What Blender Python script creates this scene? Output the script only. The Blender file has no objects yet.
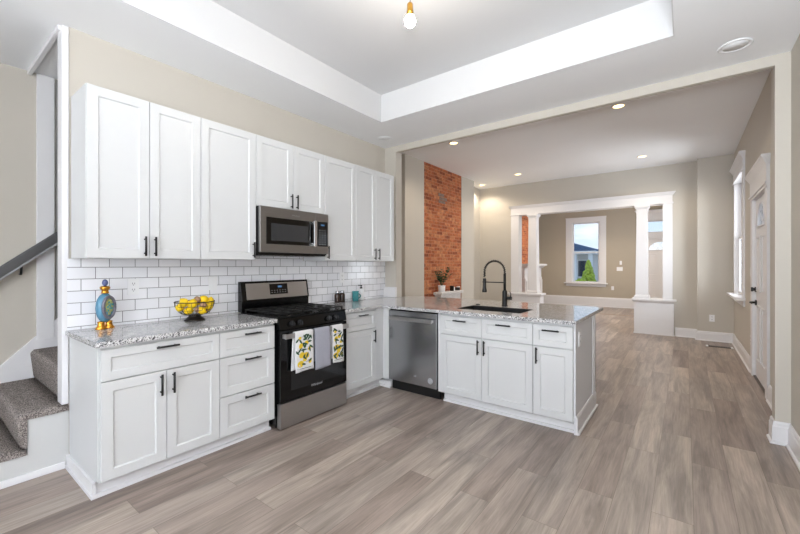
import bpy, bmesh, math, random
from mathutils import Matrix, Vector
random.seed(7)
PI = math.pi
scene = bpy.context.scene
col = scene.collection

# ------------------------------------------------------------------ camera
cam_d = bpy.data.cameras.new('camera')
cam = bpy.data.objects.new('camera', cam_d); col.objects.link(cam)
F_PX, VX, HZ = 377.156, 685.37, 264.77
cam_d.sensor_width = 36.0
cam_d.lens = F_PX / 800 * 36.0
cam_d.shift_y = (HZ - 267) / 800
cam_d.clip_start = 0.02
yaw = math.atan((VX - 400) / F_PX)
cam.location = (3.241, 0, 1.331)
cam.rotation_euler = (PI / 2, 0, yaw)
scene.camera = cam

# ------------------------------------------------------------------ view / world / big lights
scene.view_settings.view_transform = 'Standard'
scene.view_settings.look = 'None'
scene.view_settings.gamma = 1
scene.view_settings.use_curve_mapping = False
scene.view_settings.exposure = 1.62

world = bpy.data.worlds.new('world'); scene.world = world
world.use_nodes = True
wn = world.node_tree.nodes; wl = world.node_tree.links
bg = wn['Background']
tc = wn.new('ShaderNodeTexCoord')
sep = wn.new('ShaderNodeSeparateXYZ'); wl.new(tc.outputs['Generated'], sep.inputs[0])
ramp = wn.new('ShaderNodeValToRGB'); wl.new(sep.outputs['Z'], ramp.inputs[0])
ramp.color_ramp.elements[0].position = 0.0; ramp.color_ramp.elements[0].color = (0.75, 0.86, 0.95, 1)
ramp.color_ramp.elements[1].position = 0.28; ramp.color_ramp.elements[1].color = (0.27, 0.50, 0.85, 1)
noi = wn.new('ShaderNodeTexNoise'); noi.inputs['Scale'].default_value = 5.0; noi.inputs['Detail'].default_value = 5
mp = wn.new('ShaderNodeMapping'); mp.inputs['Scale'].default_value = (1, 1, 3.5)
wl.new(tc.outputs['Generated'], mp.inputs[0]); wl.new(mp.outputs[0], noi.inputs['Vector'])
cr = wn.new('ShaderNodeValToRGB'); wl.new(noi.outputs['Fac'], cr.inputs[0])
cr.color_ramp.elements[0].position = 0.50; cr.color_ramp.elements[1].position = 0.66
mx = wn.new('ShaderNodeMixRGB'); wl.new(cr.outputs[0], mx.inputs[0]); wl.new(ramp.outputs[0], mx.inputs[1])
mx.inputs[2].default_value = (0.95, 0.97, 1, 1)
wl.new(mx.outputs[0], bg.inputs[0]); bg.inputs[1].default_value = 0.40

def area(name, loc, rot, sx, sy, power, color=(1, 1, 1), shape='RECTANGLE', spread=PI):
    l = bpy.data.lights.new(name, 'AREA'); l.shape = shape; l.size = sx; l.size_y = sy
    l.energy = power; l.color = color; l.spread = spread
    o = bpy.data.objects.new(name, l); col.objects.link(o); o.location = loc; o.rotation_euler = rot
    return o
DAY = (0.90, 0.95, 1.0)
# fill lamps at unseen windows added behind the camera for light
area('back_window_fill', (0.95, -2.44, 1.55), (PI/2, 0, 0), 1.3, 1.7, 7, DAY)
area('back_window_fill', (2.75, -2.44, 1.55), (PI/2, 0, 0), 1.3, 1.7, 34, DAY)
# daylight through the kitchen's side window (right wall, behind the camera)
area('daylight_side_window', (4.02, -1.2, 1.6), (PI/2, 0, PI/2), 1.2, 1.6, 4, DAY)
# daylight through the living room's side window
# unseen fill lamps added to bounce off the ceilings, behind camera and pier
area('bounce_kitchen', (3.45, -.45, 1.45), (math.radians(158), 0, math.radians(-25)), .7, .5, 48, DAY)
area('bounce_foyer', (3.64, 10.0, 1.2), (PI, 0, 0), .4, 1.6, 15, (1, .98, .95))
area('daylight_living_window', (4.16, 7.68, 1.75), (PI/2, 0, PI/2), 1.05, 1.8, 17, DAY)
area('foyer_window_fill', (4.16, 11.1, 1.75), (PI/2, 0, PI/2), 1.1, 1.8, 18, DAY)  # added fill lamp at an unseen foyer window

# ------------------------------------------------------------------ materials
def lin(c):
    return tuple(((x/255)/12.92 if x/255 <= 0.04045 else ((x/255+0.055)/1.055)**2.4) for x in c) + (1,)
def newmat(name):
    m = bpy.data.materials.new(name); m.use_nodes = True
    nt = m.node_tree; b = nt.nodes['Principled BSDF']
    return m, nt, b
def pm(name, rgb, rough=0.5, metal=0.0, noise=0.0, nscale=20, bump=0.0, spec=0.5, emit=None, estr=0, coat=0, stretch=None):
    m, nt, b = newmat(name)
    b.inputs['Base Color'].default_value = lin(rgb)
    b.inputs['Roughness'].default_value = rough
    b.inputs['Metallic'].default_value = metal
    b.inputs['Specular IOR Level'].default_value = spec
    b.inputs['Coat Weight'].default_value = coat
    t = nt.nodes.new('ShaderNodeTexCoord'); n = nt.nodes.new('ShaderNodeTexNoise')
    mpn = nt.nodes.new('ShaderNodeMapping')
    if stretch: mpn.inputs['Scale'].default_value = stretch
    nt.links.new(t.outputs['Object'], mpn.inputs[0]); nt.links.new(mpn.outputs[0], n.inputs['Vector'])
    n.inputs['Scale'].default_value = nscale; n.inputs['Detail'].default_value = 4
    if noise > 0:
        x = nt.nodes.new('ShaderNodeMixRGB'); x.blend_type = 'MULTIPLY'
        r = nt.nodes.new('ShaderNodeMapRange'); nt.links.new(n.outputs['Fac'], r.inputs[0])
        r.inputs[1].default_value = 0.3; r.inputs[2].default_value = 0.7
        r.inputs[3].default_value = 1 - noise; r.inputs[4].default_value = 1.0
        x.inputs[0].default_value = 1; x.inputs[1].default_value = lin(rgb)
        nt.links.new(r.outputs[0], x.inputs[2]); nt.links.new(x.outputs[0], b.inputs['Base Color'])
    if bump > 0:
        bp = nt.nodes.new('ShaderNodeBump'); bp.inputs['Strength'].default_value = bump; bp.inputs['Distance'].default_value = 0.002
        nt.links.new(n.outputs['Fac'], bp.inputs['Height']); nt.links.new(bp.outputs[0], b.inputs['Normal'])
    if emit:
        b.inputs['Emission Color'].default_value = lin(emit); b.inputs['Emission Strength'].default_value = estr
    return m
M = {}
M['wall'] = pm('greige_paint', (196, 190, 180), 0.6, noise=0.02, nscale=3, bump=0.05)
M['wall_far'] = pm('taupe_paint', (178, 168, 152), 0.6, noise=0.02, nscale=3)
M['wall_cool'] = pm('pale_grey_paint', (200, 200, 199), 0.6, noise=0.02, nscale=3)
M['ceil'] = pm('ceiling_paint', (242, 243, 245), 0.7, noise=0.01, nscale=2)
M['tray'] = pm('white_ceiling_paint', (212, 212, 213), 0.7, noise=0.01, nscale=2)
M['trim'] = pm('white_trim_paint', (226, 225, 227), 0.35, noise=0.01)
M['cab'] = pm('white_cabinet_lacquer', (208, 209, 210), 0.35, noise=0.01, nscale=6)
M['black'] = pm('matte_black_metal', (9, 9, 10), 0.42, noise=0.1)
M['iron'] = pm('cast_iron', (14, 14, 15), 0.6, noise=0.2, nscale=80, bump=0.2)
M['blackenamel'] = pm('black_enamel', (7, 7, 8), 0.14, noise=0.05, spec=0.35)
M['blackglass'] = pm('black_oven_glass', (5, 5, 6), 0.06, noise=0.05, spec=0.45)
M['darkglass'] = pm('tinted_glass', (30, 31, 33), 0.08, noise=0.05)
M['steel'] = pm('brushed_stainless', (186, 184, 183), 0.34, 1.0, noise=0.08, nscale=12, stretch=(1, 1, 30))
M['knobgrey'] = pm('charcoal_knob', (34, 34, 36), 0.25, noise=0.05)
M['panelgrey'] = pm('light_grey_panel_paint', (220, 221, 225), 0.5, noise=0.02)
M['mwsteel'] = pm('microwave_stainless', (158, 156, 155), 0.32, 1.0, noise=0.08, nscale=12, stretch=(1, 1, 30))
M['mwglass'] = pm('grey_microwave_window', (52, 53, 56), 0.15, noise=0.05)
M['dsteel'] = pm('dark_stainless', (176, 178, 182), 0.26, 1.0, noise=0.08, nscale=10, stretch=(20, 1, 1))
M['chrome'] = pm('chrome', (220, 220, 222), 0.12, 1.0, noise=0.02)
M['gold'] = pm('polished_gold', (212, 150, 60), 0.2, 1.0, noise=0.05)
M['brass'] = pm('aged_brass', (200, 150, 60), 0.25, 1.0, noise=0.05)
M['white'] = pm('white_plastic', (238, 238, 240), 0.3, noise=0.01)
M['slot'] = pm('outlet_slot_grey', (90, 90, 92), 0.5, noise=0.05)
M['yellow'] = pm('lemon_skin', (245, 205, 10), 0.4, noise=0.15, nscale=40, bump=0.3)
M['wire'] = pm('dark_wire', (48, 42, 38), 0.4, 0.6, noise=0.1)
M['potp'] = pm('potpourri_tan', (190, 150, 120), 0.8, noise=0.5, nscale=60, bump=0.6)
M['teal'] = pm('teal_glaze', (70, 150, 155), 0.2, noise=0.3, nscale=25)
M['amber'] = pm('dark_brown_glass', (52, 38, 32), 0.12, noise=0.2)
M['leaf'] = pm('dark_green_leaf', (40, 82, 44), 0.4, noise=0.4, nscale=30)
M['leaf2'] = pm('bright_green_shrub', (190, 205, 70), 0.7, noise=0.5, nscale=8)
M['soil'] = pm('potting_soil', (60, 45, 35), 0.9, noise=0.4)
M['distress'] = pm('distressed_white_wood', (226, 224, 222), 0.6, noise=0.25, nscale=14, bump=0.3, stretch=(4, .6, 6))
M['rail'] = pm('charcoal_rail_paint', (88, 88, 90), 0.4, noise=0.05)
M['grey_towel'] = pm('grey_linen', (165, 166, 178), 0.9, noise=0.12, nscale=200, bump=0.4)
M['linen'] = pm('white_linen', (228, 228, 230), 0.9, noise=0.05, nscale=200, bump=0.4)
M['tleaf'] = pm('printed_leaf_green', (52, 84, 62), 0.9, noise=0.2)
M['tyel'] = pm('printed_lemon_yellow', (240, 205, 50), 0.9, noise=0.2, nscale=60)
M['tblk'] = pm('printed_script_ink', (60, 62, 66), 0.9, noise=0.1)
M['blue'] = pm('pearl_blue_glaze', (96, 150, 180), 0.25, noise=0.45, nscale=16)
M['beads'] = pm('beaded_pewter', (120, 118, 130), 0.35, 0.3, noise=0.4, nscale=60, bump=0.8)
M['medal'] = pm('green_gold_medallion', (170, 175, 110), 0.3, noise=0.6, nscale=40)
M['violet'] = pm('violet_blue_stopper', (100, 110, 160), 0.25, noise=0.4, nscale=30)
M['threshold'] = pm('dark_bronze_threshold', (70, 58, 50), 0.4, noise=0.1)
M['wood_strip'] = pm('light_oak_strip', (176, 158, 140), 0.5, noise=0.2)
M['display'] = pm('display_blue_digits', (20, 30, 40), 0.3, emit=(120, 190, 255), estr=.10)
M['lens'] = pm('lit_lamp_lens', (255, 240, 215), 0.5, emit=(255, 214, 150), estr=1.6)
M['bulb'] = pm('lit_bulb_glass', (255, 250, 240), 0.3, emit=(255, 244, 228), estr=75)
M['roof'] = pm('slate_blue_roof', (62, 84, 112), 0.8, noise=0.3, nscale=10)
M['siding'] = pm('grey_siding', (214, 206, 196), 0.8, noise=0.15, nscale=5, stretch=(1, 1, 12))
M['eave'] = pm('white_exterior_trim', (235, 232, 228), 0.6, noise=0.03)
M['street'] = pm('pale_concrete', (210, 208, 204), 0.9, noise=0.15, nscale=2)
M['grass'] = pm('lawn_green', (120, 140, 80), 0.9, noise=0.4, nscale=6)
M['winglass_dark'] = pm('house_window_glass', (60, 66, 76), 0.1, noise=0.1)
M['sink'] = pm('sink_black_composite', (12, 12, 13), 0.4, noise=0.1)
M['sticker'] = pm('silver_sticker', (185, 186, 190), 0.4, 0.2, noise=0.05)

def glassmat():
    m = bpy.data.materials.new('window_glass'); m.use_nodes = True
    nt = m.node_tree; nt.nodes.clear()
    o = nt.nodes.new('ShaderNodeOutputMaterial'); t = nt.nodes.new('ShaderNodeBsdfTransparent')
    g = nt.nodes.new('ShaderNodeBsdfGlossy'); g.inputs['Roughness'].default_value = 0.02
    f = nt.nodes.new('ShaderNodeFresnel'); f.inputs[0].default_value = 1.25
    x = nt.nodes.new('ShaderNodeMixShader')
    nt.links.new(f.outputs[0], x.inputs[0]); nt.links.new(t.outputs[0], x.inputs[1]); nt.links.new(g.outputs[0], x.inputs[2])
    nt.links.new(x.outputs[0], o.inputs[0]); return m
M['glass'] = glassmat()

def floor_mat():
    m, nt, b = newmat('wood_plank_floor'); N = nt.nodes; L = nt.links
    t = N.new('ShaderNodeTexCoord'); s = N.new('ShaderNodeSeparateXYZ'); L.new(t.outputs['Object'], s.inputs[0])
    c = N.new('ShaderNodeCombineXYZ'); L.new(s.outputs['Y'], c.inputs[0]); L.new(s.outputs['X'], c.inputs[1])
    def brick(c1, c2, mort, off):
        k = N.new('ShaderNodeTexBrick'); k.offset = off; k.offset_frequency = 2; k.squash = 1
        L.new(c.outputs[0], k.inputs['Vector'])
        k.inputs['Color1'].default_value = c1; k.inputs['Color2'].default_value = c2; k.inputs['Mortar'].default_value = mort
        k.inputs['Scale'].default_value = 1; k.inputs['Mortar Size'].default_value = 0.0012; k.inputs['Mortar Smooth'].default_value = 0.1
        k.inputs['Bias'].default_value = 0; k.inputs['Brick Width'].default_value = 1.22; k.inputs['Row Height'].default_value = 0.182
        return k
    k = brick((0, 0, 0, 1), (1, 1, 1, 1), (0.5, 0.5, 0.5, 1), 0.37)
    rp = N.new('ShaderNodeValToRGB'); L.new(k.outputs['Color'], rp.inputs[0])
    e = rp.color_ramp.elements; e[0].position = 0; e[0].color = lin((149, 133, 124)); e[1].position = 1; e[1].color = lin((181, 166, 154))
    a = rp.color_ramp.elements.new(0.35); a.color = lin((162, 147, 137)); a = rp.color_ramp.elements.new(0.7); a.color = lin((169, 156, 146))
    # grain shifted per plank
    add = N.new('ShaderNodeVectorMath'); add.operation = 'ADD'
    sc = N.new('ShaderNodeVectorMath'); sc.operation = 'SCALE'; L.new(k.outputs['Color'], sc.inputs[0]); sc.inputs['Scale'].default_value = 37
    L.new(c.outputs[0], add.inputs[0]); L.new(sc.outputs[0], add.inputs[1])
    mpn = N.new('ShaderNodeMapping'); mpn.inputs['Scale'].default_value = (0.8, 7.5, 1); L.new(add.outputs[0], mpn.inputs[0])
    n1 = N.new('ShaderNodeTexNoise'); n1.inputs['Scale'].default_value = 1.6; n1.inputs['Detail'].default_value = 7; n1.inputs['Roughness'].default_value = 0.62; n1.inputs['Distortion'].default_value = 0.6
    L.new(mpn.outputs[0], n1.inputs['Vector'])
    r1 = N.new('ShaderNodeMapRange'); L.new(n1.outputs['Fac'], r1.inputs[0]); r1.inputs[1].default_value = 0.34; r1.inputs[2].default_value = 0.62; r1.inputs[3].default_value = 0.55; r1.inputs[4].default_value = 1.08
    mpf = N.new('ShaderNodeMapping'); mpf.inputs['Scale'].default_value = (5, 110, 1); L.new(add.outputs[0], mpf.inputs[0])
    n2 = N.new('ShaderNodeTexNoise'); n2.inputs['Scale'].default_value = 1; n2.inputs['Detail'].default_value = 3; L.new(mpf.outputs[0], n2.inputs['Vector'])
    r2 = N.new('ShaderNodeMapRange'); L.new(n2.outputs['Fac'], r2.inputs[0]); r2.inputs[1].default_value = 0.3; r2.inputs[2].default_value = 0.7; r2.inputs[3].default_value = 0.84; r2.inputs[4].default_value = 1.08
    ml = N.new('ShaderNodeMath'); ml.operation = 'MULTIPLY'; L.new(r1.outputs[0], ml.inputs[0]); L.new(r2.outputs[0], ml.inputs[1])
    x = N.new('ShaderNodeMixRGB'); x.blend_type = 'MULTIPLY'; x.inputs[0].default_value = 1; L.new(rp.outputs[0], x.inputs[1]); L.new(ml.outputs[0], x.inputs[2])
    x2 = N.new('ShaderNodeMixRGB'); L.new(k.outputs['Fac'], x2.inputs[0]); L.new(x.outputs[0], x2.inputs[1]); x2.inputs[2].default_value = lin((116, 103, 95))
    L.new(x2.outputs[0], b.inputs['Base Color'])
    rr = N.new('ShaderNodeMapRange'); L.new(n1.outputs['Fac'], rr.inputs[0]); rr.inputs[3].default_value = 0.30; rr.inputs[4].default_value = 0.46
    L.new(rr.outputs[0], b.inputs['Roughness'])
    b.inputs['Specular IOR Level'].default_value = 0.45
    return m
M['floor'] = floor_mat()

def granite_mat():
    m, nt, b = newmat('speckled_granite'); N = nt.nodes; L = nt.links
    t = N.new('ShaderNodeTexCoord')
    def noise(scale, det=3, rough=.6):
        n = N.new('ShaderNodeTexNoise'); n.inputs['Scale'].default_value = scale; n.inputs['Detail'].default_value = det; n.inputs['Roughness'].default_value = rough
        L.new(t.outputs['Object'], n.inputs['Vector']); return n
    def rampn(src, p0, p1, c0=(0, 0, 0, 1), c1=(1, 1, 1, 1)):
        r = N.new('ShaderNodeValToRGB'); L.new(src, r.inputs[0]); e = r.color_ramp.elements
        e[0].position = p0; e[0].color = c0; e[1].position = p1; e[1].color = c1; return r
    base = rampn(noise(34).outputs['Fac'], 0.35, 0.65, lin((184, 184, 187)), lin((228, 227, 226)))
    s1 = rampn(noise(115, 2).outputs['Fac'], 0.43, 0.48)       # dark mineral specks
    x1 = N.new('ShaderNodeMixRGB'); L.new(s1.outputs[0], x1.inputs[0]); x1.inputs[1].default_value = lin((98, 96, 100)); L.new(base.outputs[0], x1.inputs[2])
    s2 = rampn(noise(170, 1).outputs['Fac'], 0.38, 0.41)
    x2 = N.new('ShaderNodeMixRGB'); L.new(s2.outputs[0], x2.inputs[0]); x2.inputs[1].default_value = lin((36, 34, 38)); L.new(x1.outputs[0], x2.inputs[2])
    s3 = rampn(noise(70, 2).outputs['Fac'], 0.60, 0.66)
    x3 = N.new('ShaderNodeMixRGB'); L.new(s3.outputs[0], x3.inputs[0]); L.new(x2.outputs[0], x3.inputs[1]); x3.inputs[2].default_value = lin((238, 237, 236))
    L.new(x3.outputs[0], b.inputs['Base Color'])
    b.inputs['Roughness'].default_value = 0.07; b.inputs['Specular IOR Level'].default_value = 0.45
    return m
M['granite'] = granite_mat()

def tile_mat():
    m, nt, b = newmat('white_subway_tile'); N = nt.nodes; L = nt.links
    t = N.new('ShaderNodeTexCoord'); s = N.new('ShaderNodeSeparateXYZ'); L.new(t.outputs['Object'], s.inputs[0])
    ay = N.new('ShaderNodeMath'); ay.operation = 'SUBTRACT'; L.new(s.outputs['Y'], ay.inputs[0]); ay.inputs[1].default_value = 0.570
    az = N.new('ShaderNodeMath'); az.operation = 'SUBTRACT'; L.new(s.outputs['Z'], az.inputs[0]); az.inputs[1].default_value = 0.919 - 0.158
    c = N.new('ShaderNodeCombineXYZ'); L.new(ay.outputs[0], c.inputs[0]); L.new(az.outputs[0], c.inputs[1])
    k = N.new('ShaderNodeTexBrick'); k.offset = 0.5; k.offset_frequency = 2; L.new(c.outputs[0], k.inputs['Vector'])
    k.inputs['Color1'].default_value = lin((232, 233, 238)); k.inputs['Color2'].default_value = lin((244, 244, 248)); k.inputs['Mortar'].default_value = lin((128, 128, 132))
    k.inputs['Scale'].default_value = 1; k.inputs['Mortar Size'].default_value = 0.0022; k.inputs['Mortar Smooth'].default_value = 0.1
    k.inputs['Brick Width'].default_value = 0.156; k.inputs['Row Height'].default_value = 0.079
    L.new(k.outputs['Color'], b.inputs['Base Color'])
    r = N.new('ShaderNodeMapRange'); L.new(k.outputs['Fac'], r.inputs[0]); r.inputs[3].default_value = 0.12; r.inputs[4].default_value = 0.8
    L.new(r.outputs[0], b.inputs['Roughness'])
    bp = N.new('ShaderNodeBump'); bp.invert = True; bp.inputs['Strength'].default_value = 0.5; bp.inputs['Distance'].default_value = 0.002
    L.new(k.outputs['Fac'], bp.inputs['Height']); L.new(bp.outputs[0], b.inputs['Normal'])
    return m
M['tile'] = tile_mat()

def brick_mat():
    m, nt, b = newmat('old_red_brick'); N = nt.nodes; L = nt.links
    t = N.new('ShaderNodeTexCoord'); s = N.new('ShaderNodeSeparateXYZ'); L.new(t.outputs['Object'], s.inputs[0])
    c = N.new('ShaderNodeCombineXYZ'); L.new(s.outputs['Y'], c.inputs[0]); L.new(s.outputs['Z'], c.inputs[1])
    nd = N.new('ShaderNodeTexNoise'); nd.inputs['Scale'].default_value = 9; L.new(t.outputs['Object'], nd.inputs['Vector'])
    sc = N.new('ShaderNodeVectorMath'); sc.operation = 'SCALE'; sc.inputs['Scale'].default_value = 0.02; L.new(nd.outputs['Color'], sc.inputs[0])
    ad = N.new('ShaderNodeVectorMath'); ad.operation = 'ADD'; L.new(c.outputs[0], ad.inputs[0]); L.new(sc.outputs[0], ad.inputs[1])
    k = N.new('ShaderNodeTexBrick'); k.offset = 0.5; L.new(ad.outputs[0], k.inputs['Vector'])
    k.inputs['Color1'].default_value = (0, 0, 0, 1); k.inputs['Color2'].default_value = (1, 1, 1, 1); k.inputs['Mortar'].default_value = (.5, .5, .5, 1)
    k.inputs['Scale'].default_value = 1; k.inputs['Mortar Size'].default_value = 0.006; k.inputs['Mortar Smooth'].default_value = 0.4
    k.inputs['Brick Width'].default_value = 0.20; k.inputs['Row Height'].default_value = 0.062
    rp = N.new('ShaderNodeValToRGB'); L.new(k.outputs['Color'], rp.inputs[0]); e = rp.color_ramp.elements
    e[0].position = 0; e[0].color = lin((144, 76, 48)); e[1].position = 1; e[1].color = lin((202, 134, 88))
    a = e.new(0.25); a.color = lin((176, 96, 58)); a = e.new(0.6); a.color = lin((190, 110, 66))
    n2 = N.new('ShaderNodeTexNoise'); n2.inputs['Scale'].default_value = 14; n2.inputs['Detail'].default_value = 6; n2.inputs['Roughness'].default_value = .7; L.new(t.outputs['Object'], n2.inputs['Vector'])
    r2 = N.new('ShaderNodeMapRange'); L.new(n2.outputs['Fac'], r2.inputs[0]); r2.inputs[1].default_value = .3; r2.inputs[2].default_value = .65; r2.inputs[3].default_value = .42; r2.inputs[4].default_value = 1.15
    x = N.new('ShaderNodeMixRGB'); x.blend_type = 'MULTIPLY'; x.inputs[0].default_value = 1; L.new(rp.outputs[0], x.inputs[1]); L.new(r2.outputs[0], x.inputs[2])
    x2 = N.new('ShaderNodeMixRGB'); L.new(k.outputs['Fac'], x2.inputs[0]); L.new(x.outputs[0], x2.inputs[1]); x2.inputs[2].default_value = lin((188, 130, 98))
    L.new(x2.outputs[0], b.inputs['Base Color']); b.inputs['Roughness'].default_value = 0.85
    h = N.new('ShaderNodeMath'); h.operation = 'SUBTRACT'; L.new(n2.outputs['Fac'], h.inputs[0]); L.new(k.outputs['Fac'], h.inputs[1])
    bp = N.new('ShaderNodeBump'); bp.inputs['Strength'].default_value = 0.7; bp.inputs['Distance'].default_value = 0.012
    L.new(h.outputs[0], bp.inputs['Height']); L.new(bp.outputs[0], b.inputs['Normal'])
    return m
M['brick'] = brick_mat()

def carpet_mat():
    m, nt, b = newmat('speckled_carpet'); N = nt.nodes; L = nt.links
    t = N.new('ShaderNodeTexCoord')
    n = N.new('ShaderNodeTexNoise'); n.inputs['Scale'].default_value = 150; n.inputs['Detail'].default_value = 2; L.new(t.outputs['Object'], n.inputs['Vector'])
    rp = N.new('ShaderNodeValToRGB'); L.new(n.outputs['Fac'], rp.inputs[0]); e = rp.color_ramp.elements
    e[0].position = .36; e[0].color = lin((88, 80, 78)); e[1].position = .64; e[1].color = lin((186, 176, 170))
    n2 = N.new('ShaderNodeTexNoise'); n2.inputs['Scale'].default_value = 9; L.new(t.outputs['Object'], n2.inputs['Vector'])
    r2 = N.new('ShaderNodeMapRange'); L.new(n2.outputs['Fac'], r2.inputs[0]); r2.inputs[3].default_value = .8; r2.inputs[4].default_value = 1.15
    x = N.new('ShaderNodeMixRGB'); x.blend_type = 'MULTIPLY'; x.inputs[0].default_value = 1; L.new(rp.outputs[0], x.inputs[1]); L.new(r2.outputs[0], x.inputs[2])
    L.new(x.outputs[0], b.inputs['Base Color']); b.inputs['Roughness'].default_value = 1; b.inputs['Specular IOR Level'].default_value = .1
    bp = N.new('ShaderNodeBump'); bp.inputs['Strength'].default_value = 1; bp.inputs['Distance'].default_value = 0.012
    L.new(n.outputs['Fac'], bp.inputs['Height']); L.new(bp.outputs[0], b.inputs['Normal'])
    return m
M['carpet'] = carpet_mat()

# ------------------------------------------------------------------ mesh builder
class MB:
    def __init__(s, M=None): s.bm = bmesh.new(); s.T = M or Matrix()
    def _v(s, p): return s.bm.verts.new(s.T @ Vector(p))
    def _f(s, vs, m=0, smooth=False):
        try:
            f = s.bm.faces.new(vs); f.material_index = m; f.smooth = smooth; return f
        except ValueError: return None
    def box(s, x0, x1, y0, y1, z0, z1, m=0, bev=0.0):
        return s.taper((x0, x1, y0, y1, z0), (x0, x1, y0, y1, z1), m, bev)
    def taper(s, a, b, m=0, bev=0.0):
        v = [s._v(p) for p in ((a[0], a[2], a[4]), (a[1], a[2], a[4]), (a[1], a[3], a[4]), (a[0], a[3], a[4]),
                               (b[0], b[2], b[4]), (b[1], b[2], b[4]), (b[1], b[3], b[4]), (b[0], b[3], b[4]))]
        fs = [s._f([v[i] for i in q], m) for q in ((3, 2, 1, 0), (4, 5, 6, 7), (0, 1, 5, 4), (1, 2, 6, 5), (2, 3, 7, 6), (3, 0, 4, 7))]
        if bev > 0:
            es = list({e for f in fs if f for e in f.edges})
            bmesh.ops.bevel(s.bm, geom=es, offset=bev, segments=2, affect='EDGES', profile=0.5, material=-1)
        return s
    def prism(s, poly, h0, h1, axis='z', m=0):
        def P(a, b, h): return {'z': (a, b, h), 'x': (h, a, b), 'y': (a, h, b)}[axis]
        lo = [s._v(P(a, b, h0)) for a, b in poly]; hi = [s._v(P(a, b, h1)) for a, b in poly]
        n = len(poly); s._f(lo[::-1], m); s._f(hi, m)
        for i in range(n): s._f([lo[i], lo[(i+1) % n], hi[(i+1) % n], hi[i]], m)
        return s
    def quad(s, pts, m=0): s._f([s._v(p) for p in pts], m); return s
    def tube(s, pts, r, m=0, seg=10, closed=False, cap=True):
        pts = [Vector(p) for p in pts]; n = len(pts); rings = []
        rr = r if isinstance(r, (list, tuple)) else [r] * n
        up = None
        for i, p in enumerate(pts):
            if closed: d = pts[(i+1) % n] - pts[i-1]
            else: d = pts[min(i+1, n-1)] - pts[max(i-1, 0)]
            d.normalize()
            if up is None:
                up = Vector((0, 0, 1)) if abs(d.z) < 0.9 else Vector((1, 0, 0))
            a = d.cross(up)
            if a.length < 1e-5: a = d.orthogonal()
            a.normalize(); bq = a.cross(d).normalized(); up = bq
            rings.append([s._v(p + a * math.cos(t) * rr[i] + bq * math.sin(t) * rr[i]) for t in [2*PI*k/seg for k in range(seg)]])
        m_ = n if closed else n - 1
        for i in range(m_):
            A, B = rings[i], rings[(i+1) % n]
            for k in range(seg): s._f([A[k], A[(k+1) % seg], B[(k+1) % seg], B[k]], m, True)
        if cap and not closed:
            s._f(rings[0][::-1], m); s._f(rings[-1], m)
        return s
    def cyl(s, p0, p1, r0, r1=None, m=0, seg=20):
        return s.tube([p0, p1], [r0, r0 if r1 is None else r1], m, seg)
    def lathe(s, prof, c=(0, 0, 0), m=0, seg=28, sx=1, sy=1):
        rings = []
        for r, z in prof:
            rings.append([s._v((c[0] + r*sx*math.cos(2*PI*k/seg), c[1] + r*sy*math.sin(2*PI*k/seg), c[2] + z)) for k in range(seg)] if r > 1e-6 else [s._v((c[0], c[1], c[2] + z))])
        for A, B in zip(rings, rings[1:]):
            for k in range(seg):
                k2 = (k+1) % seg
                if len(A) == 1 and len(B) == 1: continue
                if len(A) == 1: s._f([A[0], B[k2], B[k]], m, True)
                elif len(B) == 1: s._f([A[k], A[k2], B[0]], m, True)
                else: s._f([A[k], A[k2], B[k2], B[k]], m, True)
        if len(rings[0]) > 1: s._f(rings[0][::-1], m)
        if len(rings[-1]) > 1: s._f(rings[-1], m)
        return s
    def ell(s, c, rx, ry, rz, m=0, seg=16, rot=None):
        keep = s.T
        s.T = keep @ Matrix.Translation(c) @ (rot or Matrix()) @ Matrix.Diagonal((rx, ry, rz, 1))
        s.lathe([(math.sin(PI*i/10), -math.cos(PI*i/10)) for i in range(11)], (0, 0, 0), m, seg)
        s.T = keep; return s
    def build(s, name, mats, parent=None, loc=None, smooth=False):
        if not isinstance(mats, (list, tuple)): mats = [mats]
        bmesh.ops.recalc_face_normals(s.bm, faces=s.bm.faces[:])
        me = bpy.data.meshes.new(name); s.bm.to_mesh(me); s.bm.free()
        for k in mats: me.materials.append(M[k] if isinstance(k, str) else k)
        o = bpy.data.objects.new(name, me); col.objects.link(o)
        if parent: o.parent = parent
        if loc: o.location = loc
        return o
def tag(o, label=None, cat=None, group=None, kind=None):
    if label: o['label'] = label
    if cat: o['category'] = cat
    if group: o['group'] = group
    if kind: o['kind'] = kind
    return o
def thing(name, label, cat, loc=(0, 0, 0), rz=0, group=None, kind=None):
    o = bpy.data.objects.new(name, None); col.objects.link(o); o.empty_display_size = .1
    o.location = loc; o.rotation_euler = (0, 0, rz)
    return tag(o, label, cat, group, kind)
def struct(name, mb, mat, label=None, parent=None):
    o = mb.build(name, mat, parent)
    if not parent: tag(o, label, None, None, 'structure')
    return o
def bx(*a, **k): return MB().box(*a, **k)

# ================================================================== SETTING
ZC, ZT, ZL = 2.90, 3.20, 3.21          # kitchen ceiling, tray ceiling, living ceiling
YS, YB = 3.94, 4.06                    # divider wall between kitchen and living room
struct('floor', bx(-1.1, 4.1, -2.6, 13.6, -.08, 0), 'floor', 'grey brown wood plank floor')
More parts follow.
